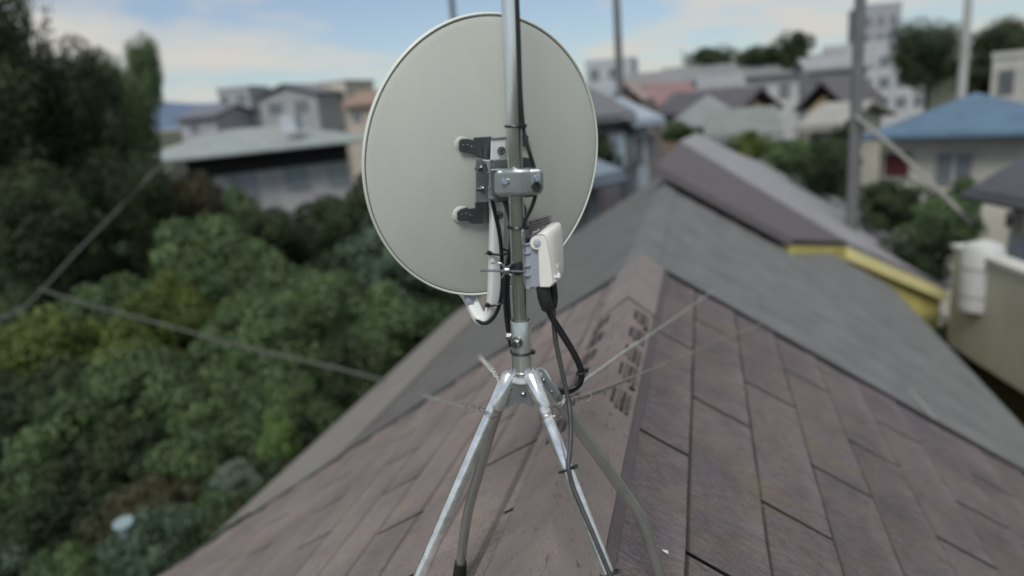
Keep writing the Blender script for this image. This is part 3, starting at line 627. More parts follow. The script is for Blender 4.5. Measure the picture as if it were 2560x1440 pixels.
cgm = mat('grey_service_cable', (0.075, 0.085, 0.072), 0.8, var=0.15)
hang('thick grey cable rising to the corner of the long pale green roof', [(-60, 830, 8.8), (60, 765, 9.4), (115, 715, 9.8), (200, 622, 10.3), (300, 520, 11.2), (390, 425, 12.2), (402, 412, 29.5)], .024, cgm)
hang('thick grey cable falling rightwards over the shrubs towards the roof edge', [(100, 722, 9.7), (200, 755, 9.2), (420, 815, 8.6), (640, 875, 8.2), (860, 925, 8.0), (1040, 975, 7.8)], .021, cgm)
hang('grey cable slanting from the thick pole down to the house at the right edge', [(2138, 290, 15.4), (2240, 375, 14.8), (2340, 470, 14.2), (2430, 560, 13.6)], .04, cm((0.24, 0.24, 0.22)))

# ================================================================= VEGETATION
def leaf_mat(name, c1, c2):
    m = bpy.data.materials.new(name); m.use_nodes = True; t = m.node_tree; b = t.nodes['Principled BSDF']; L = t.links.new
    b.inputs['Roughness'].default_value = 0.6; b.inputs['Specular IOR Level'].default_value = 0.3
    a = N(t, 'ShaderNodeAttribute', attribute_name='tint'); mx_ = N(t, 'ShaderNodeMix', data_type='RGBA'); L(a.outputs['Fac'], mx_.inputs[0]); mx_.inputs[6].default_value = (*c1, 1); mx_.inputs[7].default_value = (*c2, 1)
    L(mx_.outputs[2], b.inputs['Base Color']); return m
LM = {'dark': leaf_mat('dark_leaf', (0.0192, 0.0336, 0.0144), (0.0480, 0.0704, 0.0288)), 'mid': leaf_mat('mid_leaf', (0.0437, 0.0780, 0.0333), (0.1040, 0.1612, 0.0645)),
      'yellow': leaf_mat('yellow_green_leaf', (0.0541, 0.0790, 0.0187), (0.1196, 0.1560, 0.0354)), 'brown': leaf_mat('brown_olive_leaf', (0.0384, 0.0400, 0.0208), (0.0760, 0.0736, 0.0400)),
      'blue': leaf_mat('blue_green_leaf', (0.0416, 0.0728, 0.0458), (0.0936, 0.1404, 0.0884)), 'bright': leaf_mat('bright_green_leaf', (0.070, 0.120, 0.035), (0.140, 0.230, 0.065)), 'hazy': leaf_mat('grey_green_leaf', (0.10, 0.135, 0.10), (0.16, 0.20, 0.15))}
bark = mat('bark', (0.07, 0.055, 0.04), 0.9, var=0.3, vscale=6)
rng = np.random.default_rng(5)
def crown_geo(nc, nl, leaf, squash=1.0):
    cs = []
    while len(cs) < nc:
        p = rng.normal(size=3); p /= np.linalg.norm(p); p *= rng.uniform(.25, .78); p[2] *= squash
        cs.append((p, rng.uniform(.20, .38), rng.uniform(0, 1)))
    V_, T_ = [], []
    for c, r_, tint in cs:
        d = rng.normal(size=(nl, 3)); d /= np.linalg.norm(d, axis=1)[:, None]; q = c+d*r_*rng.uniform(.75, 1.08, (nl, 1))
        n1 = d+rng.normal(size=(nl, 3))*.6; n1 /= np.linalg.norm(n1, axis=1)[:, None]; u1 = np.cross(n1, rng.normal(size=(nl, 3))); u1 /= np.linalg.norm(u1, axis=1)[:, None]; v1 = np.cross(n1, u1)
        s_ = leaf*rng.uniform(.6, 1.3, (nl, 1))
        quad = np.stack([q-u1*s_, q-v1*s_*.5, q+u1*s_, q+v1*s_*.5], 1); V_.append(quad.reshape(-1, 3)); T_.append(np.repeat(np.clip(tint+rng.normal(size=nl)*.16, 0, 1), 4))
    return np.concatenate(V_), np.concatenate(T_)
crowns = {}
def crown_mesh(kind, m):
    key = (kind, m)
    if key not in crowns:
        geo = crowns.get(kind)
        if geo is None: geo = crown_geo(*{0: (44, 420, .042), 1: (50, 380, .040), 2: (38, 420, .046), 3: (85, 360, .028)}[kind]); crowns[kind] = geo
        v, t_ = geo; n = len(v)//4; me = bpy.data.meshes.new('crown'); me.vertices.add(len(v)); me.vertices.foreach_set('co', v.ravel().astype(np.float32)); me.loops.add(4*n); me.loops.foreach_set('vertex_index', np.arange(4*n, dtype=np.int32))
        me.polygons.add(n); me.polygons.foreach_set('loop_start', np.arange(0, 4*n, 4, dtype=np.int32)); me.update(calc_edges=True)
        at = me.attributes.new('tint', 'FLOAT', 'POINT'); at.data.foreach_set('value', t_.astype(np.float32)); me.materials.append(LM[m]); me.validate(); crowns[key] = me
    return crowns[key]
trunks = {}
def plant(label, c, rx, rz, kind, m, cat='tree', name='tree', group=None):
    c = np.array(c); gz = GZ-.2; H_ = c[2]-gz
    root = empty(name, label, cat, group, loc=V([c[0], c[1], gz])); root.rotation_euler.z = rnd.uniform(0, 6.28)
    o = bpy.data.objects.new('crown', crown_mesh(kind, m)); COL.objects.link(o); o.parent = root; o.location = (0, 0, H_); o.scale = (rx, rx, rz)
    mb = MB(); tr = max(.05, rx*.07); top = H_+rz*.2
    mb.tube([(0, 0, 0), (tr*.6, 0, H_*.4), (-tr*.4, tr, H_*.75), (0, 0, top)], [tr*1.3, tr, tr*.75, tr*.3], 8)
    mb.build('trunk', bark, root, smooth=True)
    for k in range(3):
        a = k*2.1+rnd.random(); mb = MB(); b0 = H_-rz*.45; mb.tube([(0, 0, b0), (math.cos(a)*rx*.25, math.sin(a)*rx*.25, b0+rz*.35), (math.cos(a)*rx*.55, math.sin(a)*rx*.55, b0+rz*.6)], [tr*.6, tr*.4, tr*.15], 6); mb.build('branch', bark, root)
    return root
def plant_px(label, px, py, rpx, rpy, Y, kind, m, **k):
    c = at_y(px, py, Y); d = (c-CAM) @ FW; return plant(label, c, rpx*d/F, rpy*d/F, kind, m, **k)
plant_px('tallest dark tree at the top left corner', -20, 230, 190, 330, 15, 3, 'dark')
plant_px('dark round tree right of the tallest one at the left', 195, 310, 140, 235, 17, 3, 'dark')
plant_px('green tree beside the left end of the pale green roof', 305, 315, 110, 205, 20, 3, 'mid')
plant_px('grey green slender tree top rising above the left trees', 362, 190, 52, 115, 26, 3, 'mid')
plant_px('dark bushy tree low at the far left', 90, 560, 190, 170, 14, 3, 'dark')
plant_px('dark tree below the corner of the long pale green roof', 330, 500, 130, 150, 17, 3, 'dark')
plant_px('dark brownish shrub under the long building, left part', 480, 540, 120, 130, 20, 1, 'brown')
plant_px('dark green shrub in front of the white wall of the long building', 660, 610, 120, 105, 18, 1, 'dark')
plant_px('dark shrub beside the left rim of the dish', 850, 590, 110, 105, 19, 1, 'dark')
plant_px('dark round tree on the skyline, left of three', 1785, 165, 78, 55, 80, 1, 'dark')
plant_px('dark low tree on the skyline, middle of three', 1893, 158, 78, 48, 78, 1, 'dark')
plant_px('dark tall tree on the skyline, right of three', 1980, 135, 58, 64, 76, 1, 'dark')
plant_px('big dark tree on the right skyline, left of the pale pole', 2318, 140, 105, 105, 45, 3, 'dark')
plant_px('big dark tree on the right skyline, right of the pale pole', 2500, 125, 95, 90, 44, 3, 'dark')
plant_px('small dark tree under the tree gap at the right', 2450, 215, 60, 55, 42, 1, 'dark')
for x, y, rx, ry, Y, mm, lab in ((1880, 370, 60, 45, 24, 'yellow', 'yellow green bush right of the far ridge end'), (1975, 400, 80, 60, 22, 'mid', 'green bush left of the thick utility pole, nearer the yellow one'), (2070, 430, 95, 95, 20, 'dark', 'dark green bush just left of the thick utility pole'),
                               (2230, 520, 110, 80, 17, 'dark', 'dark bush below the blue roofed house, left part'), (2360, 560, 110, 85, 16, 'mid', 'green bush below the blue roofed house, right part'), (2300, 640, 100, 90, 14.5, 'dark', 'dark shrub beside the yellow house corner'), (1700, 330, 60, 30, 30, 'mid', 'small bush behind the far ridge end'),
                               (2420, 480, 60, 40, 18, 'mid', 'small green bush under the cream wall at the right'), (1500, 390, 60, 60, 22, 'dark', 'dark bush right of the dish rim'), (2120, 340, 45, 40, 24, 'dark', 'dark bush at the foot of the golden house'), (2370, 880, 120, 110, 12, 'dark', 'dark shrub in the gap below the balcony'), (2520, 1040, 120, 120, 11, 'mid', 'green shrub at the right edge below the balcony')):
    plant_px(lab, x, y, rx, ry, Y, 2 if rx < 70 else 1, mm, cat='bush', name='bush')
# thicket in the valley on the left
ORD = ['first', 'second', 'third', 'fourth', 'fifth', 'sixth', 'seventh', 'eighth', 'ninth', 'tenth', 'eleventh', 'twelfth']
for row, (py, stepx) in enumerate(((600, 170), (705, 175), (810, 180), (920, 185), (1035, 190), (1155, 195), (1280, 200), (1420, 210))):
    zc_ = -2.6-(py-480)/960*2.6; x = -60+rnd.uniform(-40, 40); nth = 0
    while x < 1120-(py-600)*0.75+120:
        d = ray(x, py); Y = (zc_-CAM[2])/d[2]*d[1]
        m_ = rnd.choice(['mid', 'dark', 'mid', 'blue', 'mid', 'dark'])
        if 740 < py < 960 and x < 460 and rnd.random() < .35: m_ = 'yellow'
        if 1000 < py < 1300 and x < 520 and rnd.random() < .12: m_ = 'brown'
        if py < 860 and x > 450 and rnd.random() < .4: m_ = 'mid'
        lab = {'mid': 'mid green', 'dark': 'dark green', 'blue': 'blue green', 'brown': 'brown olive', 'yellow': 'yellow green'}[m_]+' shrub, '+ORD[nth]+' from the left in the '+(ORD[row]+' row down' if row < 7 else 'bottom row')+' of the valley thicket'; nth += 1
        rr_ = rnd.uniform(125, 180)
        plant_px(lab, x+rnd.uniform(-25, 25), py+rnd.uniform(-30, 30), rr_, rr_*rnd.uniform(.75, 1.0), Y, rnd.choice([0, 1, 2]), m_, cat='shrub', name='shrub', group='shrubs crowding the valley left of the roof')
        x += stepx
plant_px('small bright lime green shrub near the left edge of the roof', 698, 1095, 62, 78, 6.9, 2, 'bright', cat='shrub', name='shrub')
plant_px('pale grey green shrub below the bright lime one', 590, 1190, 70, 40, 6.8, 2, 'hazy', cat='shrub', name='shrub')
def undergrowth():
    n = 60000; r2 = np.random.default_rng(9); x = r2.uniform(-30, -1.2, n); y = r2.uniform(2.5, 34, n)
    z = GZ+1.0+0.9*np.sin(x*.9+1.3*np.sin(y*.4))*np.cos(y*.7)+r2.uniform(-.5, .5, n)+np.clip((y-14)*.05, 0, 1)
    c_ = np.stack([x, y, z], 1); a = r2.normal(size=(n, 3)); a /= np.linalg.norm(a, axis=1)[:, None]; b = np.cross(a, r2.normal(size=(n, 3))); b /= np.linalg.norm(b, axis=1)[:, None]; s_ = r2.uniform(.08, .20, (n, 1))
    v = np.stack([c_-a*s_, c_-b*s_*.5, c_+a*s_, c_+b*s_*.5], 1).reshape(-1, 3)
    me = bpy.data.meshes.new('undergrowth'); me.vertices.add(4*n); me.vertices.foreach_set('co', v.ravel().astype(np.float32)); me.loops.add(4*n); me.loops.foreach_set('vertex_index', np.arange(4*n, dtype=np.int32)); me.polygons.add(n); me.polygons.foreach_set('loop_start', np.arange(0, 4*n, 4, dtype=np.int32)); me.update(calc_edges=True)
    at = me.attributes.new('tint', 'FLOAT', 'POINT'); at.data.foreach_set('value', np.repeat(r2.uniform(0, .8, n), 4).astype(np.float32)); me.materials.append(LM['mid']); me.validate()
    o = bpy.data.objects.new('undergrowth', me); COL.objects.link(o); tag(o, 'low green undergrowth covering the valley floor left of the roof', 'undergrowth', kind='stuff')
undergrowth()
c = at_y(318, 1335, 5.6); mb = MB(); mb.lathe((0, 0, 0), (0.1, -.2, 1), [(0, .02), (.005, .075), (.16, .10), (.162, .108), (.175, .108), (.175, .01)], 14); o = mb.build('bucket', cm((0.20, 0.27, 0.28)), None, smooth=True); o.location = V(c); tag(o, 'pale upturned bucket caught among the shrubs at the lower left', 'bucket')
# moss growing along the lower left gable edge
def moss():
    vs, fs = [], []; r2 = random.Random(4)
    for i in range(2600):
        t = r2.random(); s_ = 3.12+t*0.85; wd = 0.02+0.085*math.sin(math.pi*min(1, t*1.15+.05)); y = rake_l(s_)+0.10+r2.random()*wd*1.6
        c = PL(s_, y, r2.uniform(-.03, .012)); a = np.array([r2.gauss(0, 1) for _ in range(3)]); a /= np.linalg.norm(a); b = np.cross(a, [r2.gauss(0, 1) for _ in range(3)]); b /= np.linalg.norm(b); h = r2.uniform(.004, .010); k = len(vs)
        vs += [c-a*h, c+b*h*.5, c+a*h, c-b*h*.5]; fs.append((k, k+1, k+2, k+3))
    o = mesh('moss', vs, fs, mat('moss_leaves', (0.03, 0.075, 0.015), .7, col2=(0.012, .028, .008), vscale=30)); tag(o, 'dark green moss growing along the lower left gable edge', 'moss', kind='stuff')
moss()

# ================================================================= MAST, MOUNT, DISH
YP = 1.13
B0 = at_y(1306, 930, YP); T0 = at_y(1273, 0, YP); AX = nrm(T0-B0)      # the mast leans very slightly
def pole_at(py):
    """centre of the pole at the height where it crosses photo row py"""
    d0 = at_y(1300, py, YP); t = (d0[2]-B0[2])/AX[2]; return B0+AX*t
mount = empty('roof_mount', 'galvanised four legged roof mount straddling the ridge, its collar holding the mast', 'mount', loc=V(B0))
def rel(o, root):
    o.matrix_parent_inverse = Matrix.Translation(-root.location); return o
class Root:
    """builds meshes with their origin at the thing's base"""
    def __init__(s, root): s.root = root; s.o = np.array(root.location)
    def put(s, mb, name, m, parent=None, **k):
        p = parent or s.root
        off = s.o if p is s.root or p.get('_off') else s.o
        mb.v = [tuple(np.array(v)-off) for v in mb.v]
        return mb.build(name, m, p, **k)
RM = Root(mount)
Cm = M['galv']
# mast
mast = empty('mast', 'slim upright galvanised steel mast carrying the dish above the roof ridge', 'mast', loc=V(B0+AX*0.01))
RP = Root(mast)
mastm = mat('mast_tube_zinc', (0.86, 0.90, 0.92), 0.13, 0.96, col2=(0.46, 0.49, 0.51), vscale=16, bump=0.06, bscale=120, rvar=0.08, stretch=(1, 1, 0.12))
RP.put(MB().tube([B0+AX*t for t in (0.012, 0.3, 0.7, 1.05)], 0.0127, 32), 'tube', mastm, smooth=True)
# collar
def collar():
    top = pole_at(800); bot = B0+AX*0.002; L_ = np.linalg.norm(top-bot); r_ = 0.0178
    mb = MB(); mb.lathe(bot, AX, [(0, r_), (L_-0.0008, r_), (L_, r_-0.0004), (L_, r_-0.0024), (L_-0.03, r_-0.0026)], 40); o = RM.put(mb, 'collar', Cm, smooth=True)
    return bot, top, r_
cb, ct, crd = collar()
def hexbolt(c, axis, r_, h, m=None, root=RM, parent=None, name='bolt', washer=True):
    mb = MB(); axis = nrm(axis); c = np.array(c)
    if washer: mb.lathe(c, axis, [(0, r_*1.35), (0.0012, r_*1.35), (0.0014, r_*1.1)], 20)
    mb.lathe(c+axis*0.001, axis, [(0, r_), (h*0.8, r_), (h, r_*0.86), (h, r_*0.2)], 6)
    return root.put(mb, name, m or M['chrome'], parent, smooth=False)
TOC = nrm(CAM-B0)                                             # horizontal-ish direction back to where one stands
TH = nrm([TOC[0], TOC[1], 0])
def screw_at(px, py, r_c, ang, P_, r_, h):
    pass
side = nrm(np.cross(AX, TH))                                  # to the right of the mast seen from the camera
bp_ = pole_at(848)
dbolt = nrm(TH-side*0.42)
hexbolt(bp_+dbolt*crd, dbolt, 0.0074, 0.013)
dbolt2 = nrm(-side*0.97-TH*0.25)
hexbolt(pole_at(842)+dbolt2*(crd-0.001), dbolt2, 0.0066, 0.009)
# flared head under the collar
mb = MB(); mb.lathe(B0+AX*(-0.014), AX, [(0, 0.0235), (0.006, 0.0225), (0.012, 0.0198), (0.018, 0.0205), (0.019, 0.0182), (0.010, 0.0178)], 40); RM.put(mb, 'flare_ring', M['galv_leg'], smooth=True)

# legs: straight from the head, the two rear ones bent down to stand on the slope
def foot_on(P_, s, y): return P_(s, y, 0.012)
def yline(px0, py0, Y0_, px1, py1, Y1_): return at_y(px0, py0, Y0_), at_y(px1, py1, Y1_)
legs = {}
def leg(name_pts, r_, m='galv_leg'):
    pts = spline(name_pts, 10) if len(name_pts) > 2 else name_pts
    o = RM.put(MB().tube(pts, r_, 24), 'leg', M[m], smooth=True); return o
def down_to(P, n, h=0.012):
    """carry the last stretch on, or cut it, so that it ends on the slates"""
    a, b = P[-2], P[-1]; d_ = nrm(b-a); k = (h-b @ n)/(d_ @ n); print('leg end moved', round(float(k), 3)); P[-1] = b+d_*k; return P
NPR, NPL = np.array([SA, 0, CA]), np.array([-SA, 0, CA])
H1 = at_y(1262, 952, YP-0.012)
LF = [H1, at_y(1050, 1440, 1.00)]; LF.append(LF[1]+(LF[1]-LF[0])*0.28)
down_to(LF, NPL, .022); leg([LF[0], LF[0]+(LF[2]-LF[0])*0.5, LF[2]], 0.0115)
H2 = at_y(1332, 952, YP-0.012)
RF = [H2, at_y(1522, 1440, 1.00)]; RF.append(RF[1]+(RF[1]-RF[0])*0.24)
down_to(RF, NPR, .022); leg([RF[0], RF[0]+(RF[2]-RF[0])*0.5, RF[2]], 0.0112)
LB = [at_y(1268, 965, YP+0.02), at_y(1232, 1060, YP+0.055), at_y(1196, 1185, YP+0.098), at_y(1180, 1240, YP+0.117), at_y(1166, 1300, YP+0.134), at_y(1156, 1370, YP+0.150), at_y(1147, 1452, YP+0.165)]
down_to(LB, NPL, .022); leg(LB, 0.0105, 'galv_dull')
RB = [at_y(1350, 930, YP+0.02), at_y(1410, 1020, YP+0.05), at_y(1490, 1130, YP+0.085), at_y(1556, 1225, YP+0.115), at_y(1590, 1275, YP+0.128), at_y(1612, 1320, YP+0.139), at_y(1628, 1370, YP+0.150), at_y(1652, 1450, YP+0.162), at_y(1668, 1510, YP+0.17)]
down_to(RB, NPR, .022); leg(RB, 0.0116, 'galv_dull')
for P, a in ((LB, 0.0), (RB, 0.0), (LF, 0.0), (RF, 0.0)):
    e1 = np.array(P[-1]); d1 = nrm(e1-np.array(P[-2])); 
    base_ = e1
    mb = MB(); mb.tube([base_-d1*0.030, base_+d1*0.014], [0.0135, 0.0155], 20); RM.put(mb, 'rubber_foot', M['black_matt'], smooth=True)
# leg sockets: half round sleeves pressed out of the bracket plates, with webs between
def sleeve(a, b, r0, r1):
    RM.put(MB().tube([a, a+(b-a)*0.08, b-(b-a)*0.02, b], [r0*0.7, r0, r1, r1*0.97], 24), 'leg_socket', M['galv_leg'], smooth=True)
def along(P, t): 
    a, b = np.array(P[0]), np.array(P[1]); return a+(b-a)*t
s1 = at_y(1276, 931, YP-0.010); e1 = at_y(1241, 1020, YP-0.026); sleeve(s1, e1, 0.0135, 0.0145)
s2 = at_y(1324, 931, YP-0.010); e2 = at_y(1360, 1020, YP-0.026); sleeve(s2, e2, 0.0135, 0.0145)
s3 = at_y(1346, 927, YP+0.012); e3 = at_y(1393, 1000, YP+0.045); sleeve(s3, e3, 0.012, 0.0125)
s4 = at_y(1280, 935, YP+0.014); e4 = at_y(1258, 1010, YP+0.045); sleeve(s4, e4, 0.012, 0.0125)
def plate_px(pts, Y, th, name, m, root=RM, parent=None, bevel=0.0008, n=None, dy=None):
    """sheet cut to an outline standing at world distance Y"""
    P = [at_y(x, y, Y+(dy(x, y) if dy else 0)) for x, y in pts]
    n_ = nrm(np.cross(P[1]-P[0], P[2]-P[0])); 
    if n_ @ (CAM-P[0]) < 0: n_ = -n_
    mb = MB(); mb.prism(P, -n_, th); return root.put(mb, name, m, parent, bevel=bevel)
plate_px([(1281, 938), (1330, 938), (1344, 985), (1352, 1012), (1340, 1018), (1325, 1016), (1309, 1008), (1295, 1008), (1277, 1017), (1262, 1014), (1258, 1006), (1270, 975)], YP-0.018, 0.002, 'web_plate', M['zinc'])
plate_px([(1346, 922), (1356, 920), (1372, 945), (1392, 968), (1402, 985), (1394, 992), (1376, 985), (1366, 975), (1352, 945)], YP+0.006, 0.002, 'web_plate', M['zinc'])
for (x, y, Y, rr_) in ((1308, 985, YP-0.021, .0045), (1275, 974, YP-0.021, .003), (1326, 972, YP-0.021, .0022), (1260, 1010, YP-0.022, .0018), (1338, 1009, YP-0.022, .0018), (1360, 950, YP+0.003, .0032), (1357, 963, YP+0.003, .0024), (1379, 978, YP+0.003, .002)):
    mb = MB(); c = at_y(x, y, Y); mb.lathe(c, TH, [(0, rr_), (rr_*0.5, rr_*0.9), (rr_*0.9, rr_*0.45), (rr_, 0.0003)], 14); RM.put(mb, 'rivet', M['chrome'], smooth=True)

# ---------------------------------------------------------------- dish
YD = 1.262; k_ = YD/1.29
DC = CAM+(np.array([-0.0690, 1.29, 0.7955])-CAM)*k_
el_, az_, spin = 0.15, -0.680, -0.095; da, db = 0.2373*k_, 0.2637*k_
DN = np.array([math.sin(az_)*math.cos(el_), math.cos(az_)*math.cos(el_), math.sin(el_)])
DX = nrm(np.cross(DN, [0, 0, 1])); DZ = np.cross(DX, DN)
DX, DZ = math.cos(spin)*DX+math.sin(spin)*DZ, -math.sin(spin)*DX+math.cos(spin)*DZ
dish = empty('satellite_dish', 'off white oval satellite dish seen from behind, clamped to the mast', 'satellite dish', loc=V(DC))
RD = Root(dish)
def dpt(u, v, h): return DC+DX*da*u+DZ*db*v+DN*h               # h < 0 is towards the mast
def dish_shell():
    seg = 128; D = 0.034
    prof = [(r_, -D*(1-r_*r_)-0.006) for r_ in np.linspace(0.02, 0.965, 26)]
    prof += [(0.972, -0.0075), (0.976, -0.0035), (0.978, 0.0005)]
    inner = [(r_, -D*(1-r_*r_)+0.001) for r_ in np.linspace(0.975, 0.02, 22)]
    P = prof+inner; vs = []
    for r_, h in P:
        for k in range(seg): th = 2*math.pi*k/seg; vs.append(dpt(r_*math.cos(th), r_*math.sin(th), h)-np.array(dish.location))
    fs = [(i*seg+k, (i+1)*seg+k, (i+1)*seg+(k+1) % seg, i*seg+(k+1) % seg) for i in range(len(P)-1) for k in range(seg)]
    fs += [tuple(range(seg)), tuple(range((len(P)-1)*seg, len(P)*seg))[::-1]]
    o = mesh('reflector', vs, fs, M['dish'], dish, smooth=True); o.data.set_sharp_from_angle(angle=math.radians(50))
    # rolled rim
    ring = [(0.979, -0.0015), (0.981, -0.0065), (0.986, -0.0090), (0.993, -0.0090), (0.999, -0.0065), (1.0, -0.0015), (0.996, 0.003), (0.986, 0.004), (0.979, 0.002)]
    vs = []; n = len(ring)
    for r_, h in ring:
        for k in range(seg): th = 2*math.pi*k/seg; vs.append(dpt(r_*math.cos(th), r_*math.sin(th), h)-np.array(dish.location))
    fs = [(i*seg+k, ((i+1) % n)*seg+k, ((i+1) % n)*seg+(k+1) % seg, i*seg+(k+1) % seg) for i in range(n) for k in range(seg)]
    mesh('rim', vs, fs, M['dish_rim'], dish, smooth=True)
dish_shell()
def on_dish(px, py, h):
    """point h metres off the dish back, in front of photo position"""
    return at_plane(px, py, dpt(0, 0, h), DN)
def dplate(pts, h, th, name, m, parent=None, bevel=0.0012):
    P = [on_dish(x, y, h) for x, y in pts]; mb = MB(); mb.prism(P, DN, th); return RD.put(mb, name, m, parent, bevel=bevel)
def dbolt(px, py, h, r_=0.0055, l=0.007, axis=None, m=None):
    c = on_dish(px, py, h); ax = -DN if axis is None else axis
    mb = MB(); mb.lathe(c, ax, [(0, r_*1.5), (0.0012, r_*1.5), (0.0014, r_)], 20); mb.lathe(c+nrm(ax)*0.001, ax, [(0, r_), (l, r_), (l, r_*.62), (l*0.45, r_*.55), (l*.45, r_*.1)], 16)
    return RD.put(mb, 'bolt', m or M['chrome'], smooth=True, angle=35)
D0 = -0.040
# pressed raised pads of the shell under the bracket feet
for px, py in ((1158, 362), (1156, 536)):
    c = on_dish(px-2, py, D0+0.006); mb = MB(); mb.lathe(c, -DN, [(-0.008, 0.021), (0.001, 0.0165), (0.0032, 0.013), (0.0035, 0.001)], 28); RD.put(mb, 'raised_pad', M['dish'], smooth=True)
# dark bracket feet and back plate
def rrect(x0, y0, x1, y1, r_, k=4, sk=0.0):
    out_ = []
    for (cx, cy, a0) in ((x1-r_, y0+r_, -90), (x1-r_, y1-r_, 0), (x0+r_, y1-r_, 90), (x0+r_, y0+r_, 180)):
        for i in range(k+1):
            a = math.radians(a0+90*i/k); X_, Y_ = cx+r_*math.cos(a), cy+r_*math.sin(a); out_.append((X_, Y_+sk*(X_-x0)))
    return out_
dplate([(1150, 350), (1156, 347), (1171, 347), (1184, 350), (1184, 344), (1230, 341), (1230, 402), (1200, 398), (1190, 387), (1184, 384), (1172, 383), (1152, 379), (1147, 374), (1147, 356)], D0-0.006, 0.0022, 'bracket_foot', M['dark_zinc'])
dplate([(1143, 530), (1152, 523), (1168, 518), (1172, 522), (1188, 520), (1188, 505), (1226, 505), (1226, 556), (1206, 560), (1180, 560), (1172, 553), (1146, 553), (1143, 548)], D0-0.006, 0.0022, 'bracket_foot', M['dark_zinc'])
dplate([(1300, 337), (1316, 336), (1322, 341), (1322, 362), (1314, 368), (1300, 362)], D0-0.004, 0.0022, 'bracket_foot', M['dark_zinc'])
dplate([(1300, 505), (1312, 510), (1318, 520), (1316, 540), (1300, 540)], D0-0.004, 0.0022, 'bracket_foot', M['dark_zinc'])
mb = MB(); mb.tube([on_dish(1214, 366, D0-0.009), on_dish(1214, 396, D0-0.009)], 0.004, 10); RD.put(mb, 'stiffening_rib', M['dark_zinc'], smooth=True)
for px, py in ((1158, 364), (1169, 363), (1178, 367), (1155, 536), (1166, 534), (1176, 538)):
    mb = MB(); mb.lathe(on_dish(px, py, D0-0.006), -DN, [(0, .0022), (0.0012, .002), (0.0018, .0008)], 10); RD.put(mb, 'rivet', M['chrome'], smooth=True)
# white channel arm running down the back, U section, then the J bend forwards to the feed
dplate([(1228, 345), (1300, 339), (1300, 346), (1228, 350)], D0-0.016, 0.003, 'channel_flange', M['zinc'])
dplate([(1229, 348), (1264, 347), (1262, 520), (1223, 520)], D0-0.014, 0.004, 'arm_channel', M['arm_white'], bevel=0.0015)
armpath = [on_dish(1241, 500, D0-0.016), on_dish(1241, 560, D0-0.018), on_dish(1239, 640, D0-0.018), on_dish(1236, 720, D0-0.016), on_dish(1234, 752, D0-0.014)]
bend = [on_dish(1231, 775, D0-0.010), on_dish(1222, 793, D0-0.004), on_dish(1209, 799, D0+0.004), on_dish(1197, 791, D0+0.014), on_dish(1188, 775, D0+0.030), on_dish(1180, 757, D0+0.055), on_dish(1171, 742, D0+0.085)]
def oblong(path, w_, d_, name, m, parent=None):
    """rounded rectangular tube"""
    P = [np.array(p) for p in path]; n = len(P); T = [nrm(P[min(i+1, n-1)]-P[max(i-1, 0)]) for i in range(n)]; vs = []; seg = 16
    for i in range(n):
        a = nrm(np.cross(T[i], np.cross(DX, T[i]))); b = nrm(np.cross(T[i], a))
        for k in range(seg):
            th = 2*math.pi*k/seg+math.pi/seg; c, s_ = math.cos(th), math.sin(th)
            vs.append(P[i]+a*w_*math.copysign(abs(c)**0.5, c)+b*d_*math.copysign(abs(s_)**0.5, s_))
    fs = [(i*seg+k, i*seg+(k+1) % seg, (i+1)*seg+(k+1) % seg, (i+1)*seg+k) for i in range(n-1) for k in range(seg)]+[tuple(range(seg))[::-1], tuple(range((n-1)*seg, n*seg))]
    mb = MB(); mb.add(vs, fs); return RD.put(mb, name, m, parent, smooth=True, angle=60)
arm_o = oblong(spline(armpath+bend, 6), 0.0125, 0.010, 'feed_arm', M['arm_white'])
lnb_c = on_dish(1171, 742, D0+0.085)
end_ = lnb_c+DN*0.18-DZ*0.0; 
oblong([lnb_c, lnb_c+DN*0.14+DZ*0.01], 0.0115, 0.0095, 'feed_arm_front', M['arm_white'])
mb = MB(); mb.tube([end_+DZ*0.02-DN*0.05, end_+DZ*0.035-DN*0.02, end_+DZ*0.05+DN*0.0], 0.02, 20); RD.put(mb, 'feed_horn', M['case_grey'], smooth=True)
mb = MB(); mb.tube([on_dish(1181, 744, D0+0.045), on_dish(1171, 749, D0+0.05)], 0.0165, 18); RD.put(mb, 'arm_collar', M['case_grey'], smooth=True)
dbolt(1253, 377, D0-0.018, 0.0050, 0.006); dbolt(1249, 538, D0-0.030, 0.0048, 0.006)
# azimuth bracket: side cheek with two bolts, folded plates that reach out to the clamp
YB = YP+0.060
cheek = plate_px([(1190, 394), (1206, 397), (1217, 408), (1222, 440), (1220, 480), (1217, 498), (1189, 508)], YB, 0.0025, 'side_cheek', M['zinc'], root=RD, dy=lambda x, y: (1220-x)*-0.0004)
def yz(x, y): return 0.0
plate_px([(1204, 399), (1232, 401), (1237, 404), (1237, 500), (1220, 497), (1221, 470), (1222, 440), (1216, 412)], YB-0.012, 0.0025, 'folded_plate', M['zinc'], root=RD)
plate_px([(1234, 401), (1268, 397), (1268, 428), (1262, 495), (1245, 504), (1234, 498)], YB-0.020, 0.0025, 'folded_plate', M['zinc'], root=RD)
plate_px([(1305, 393), (1326, 395), (1334, 420), (1334, 492), (1316, 494), (1306, 492)], YB-0.016, 0.0025, 'folded_plate', M['dark_zinc'], root=RD)
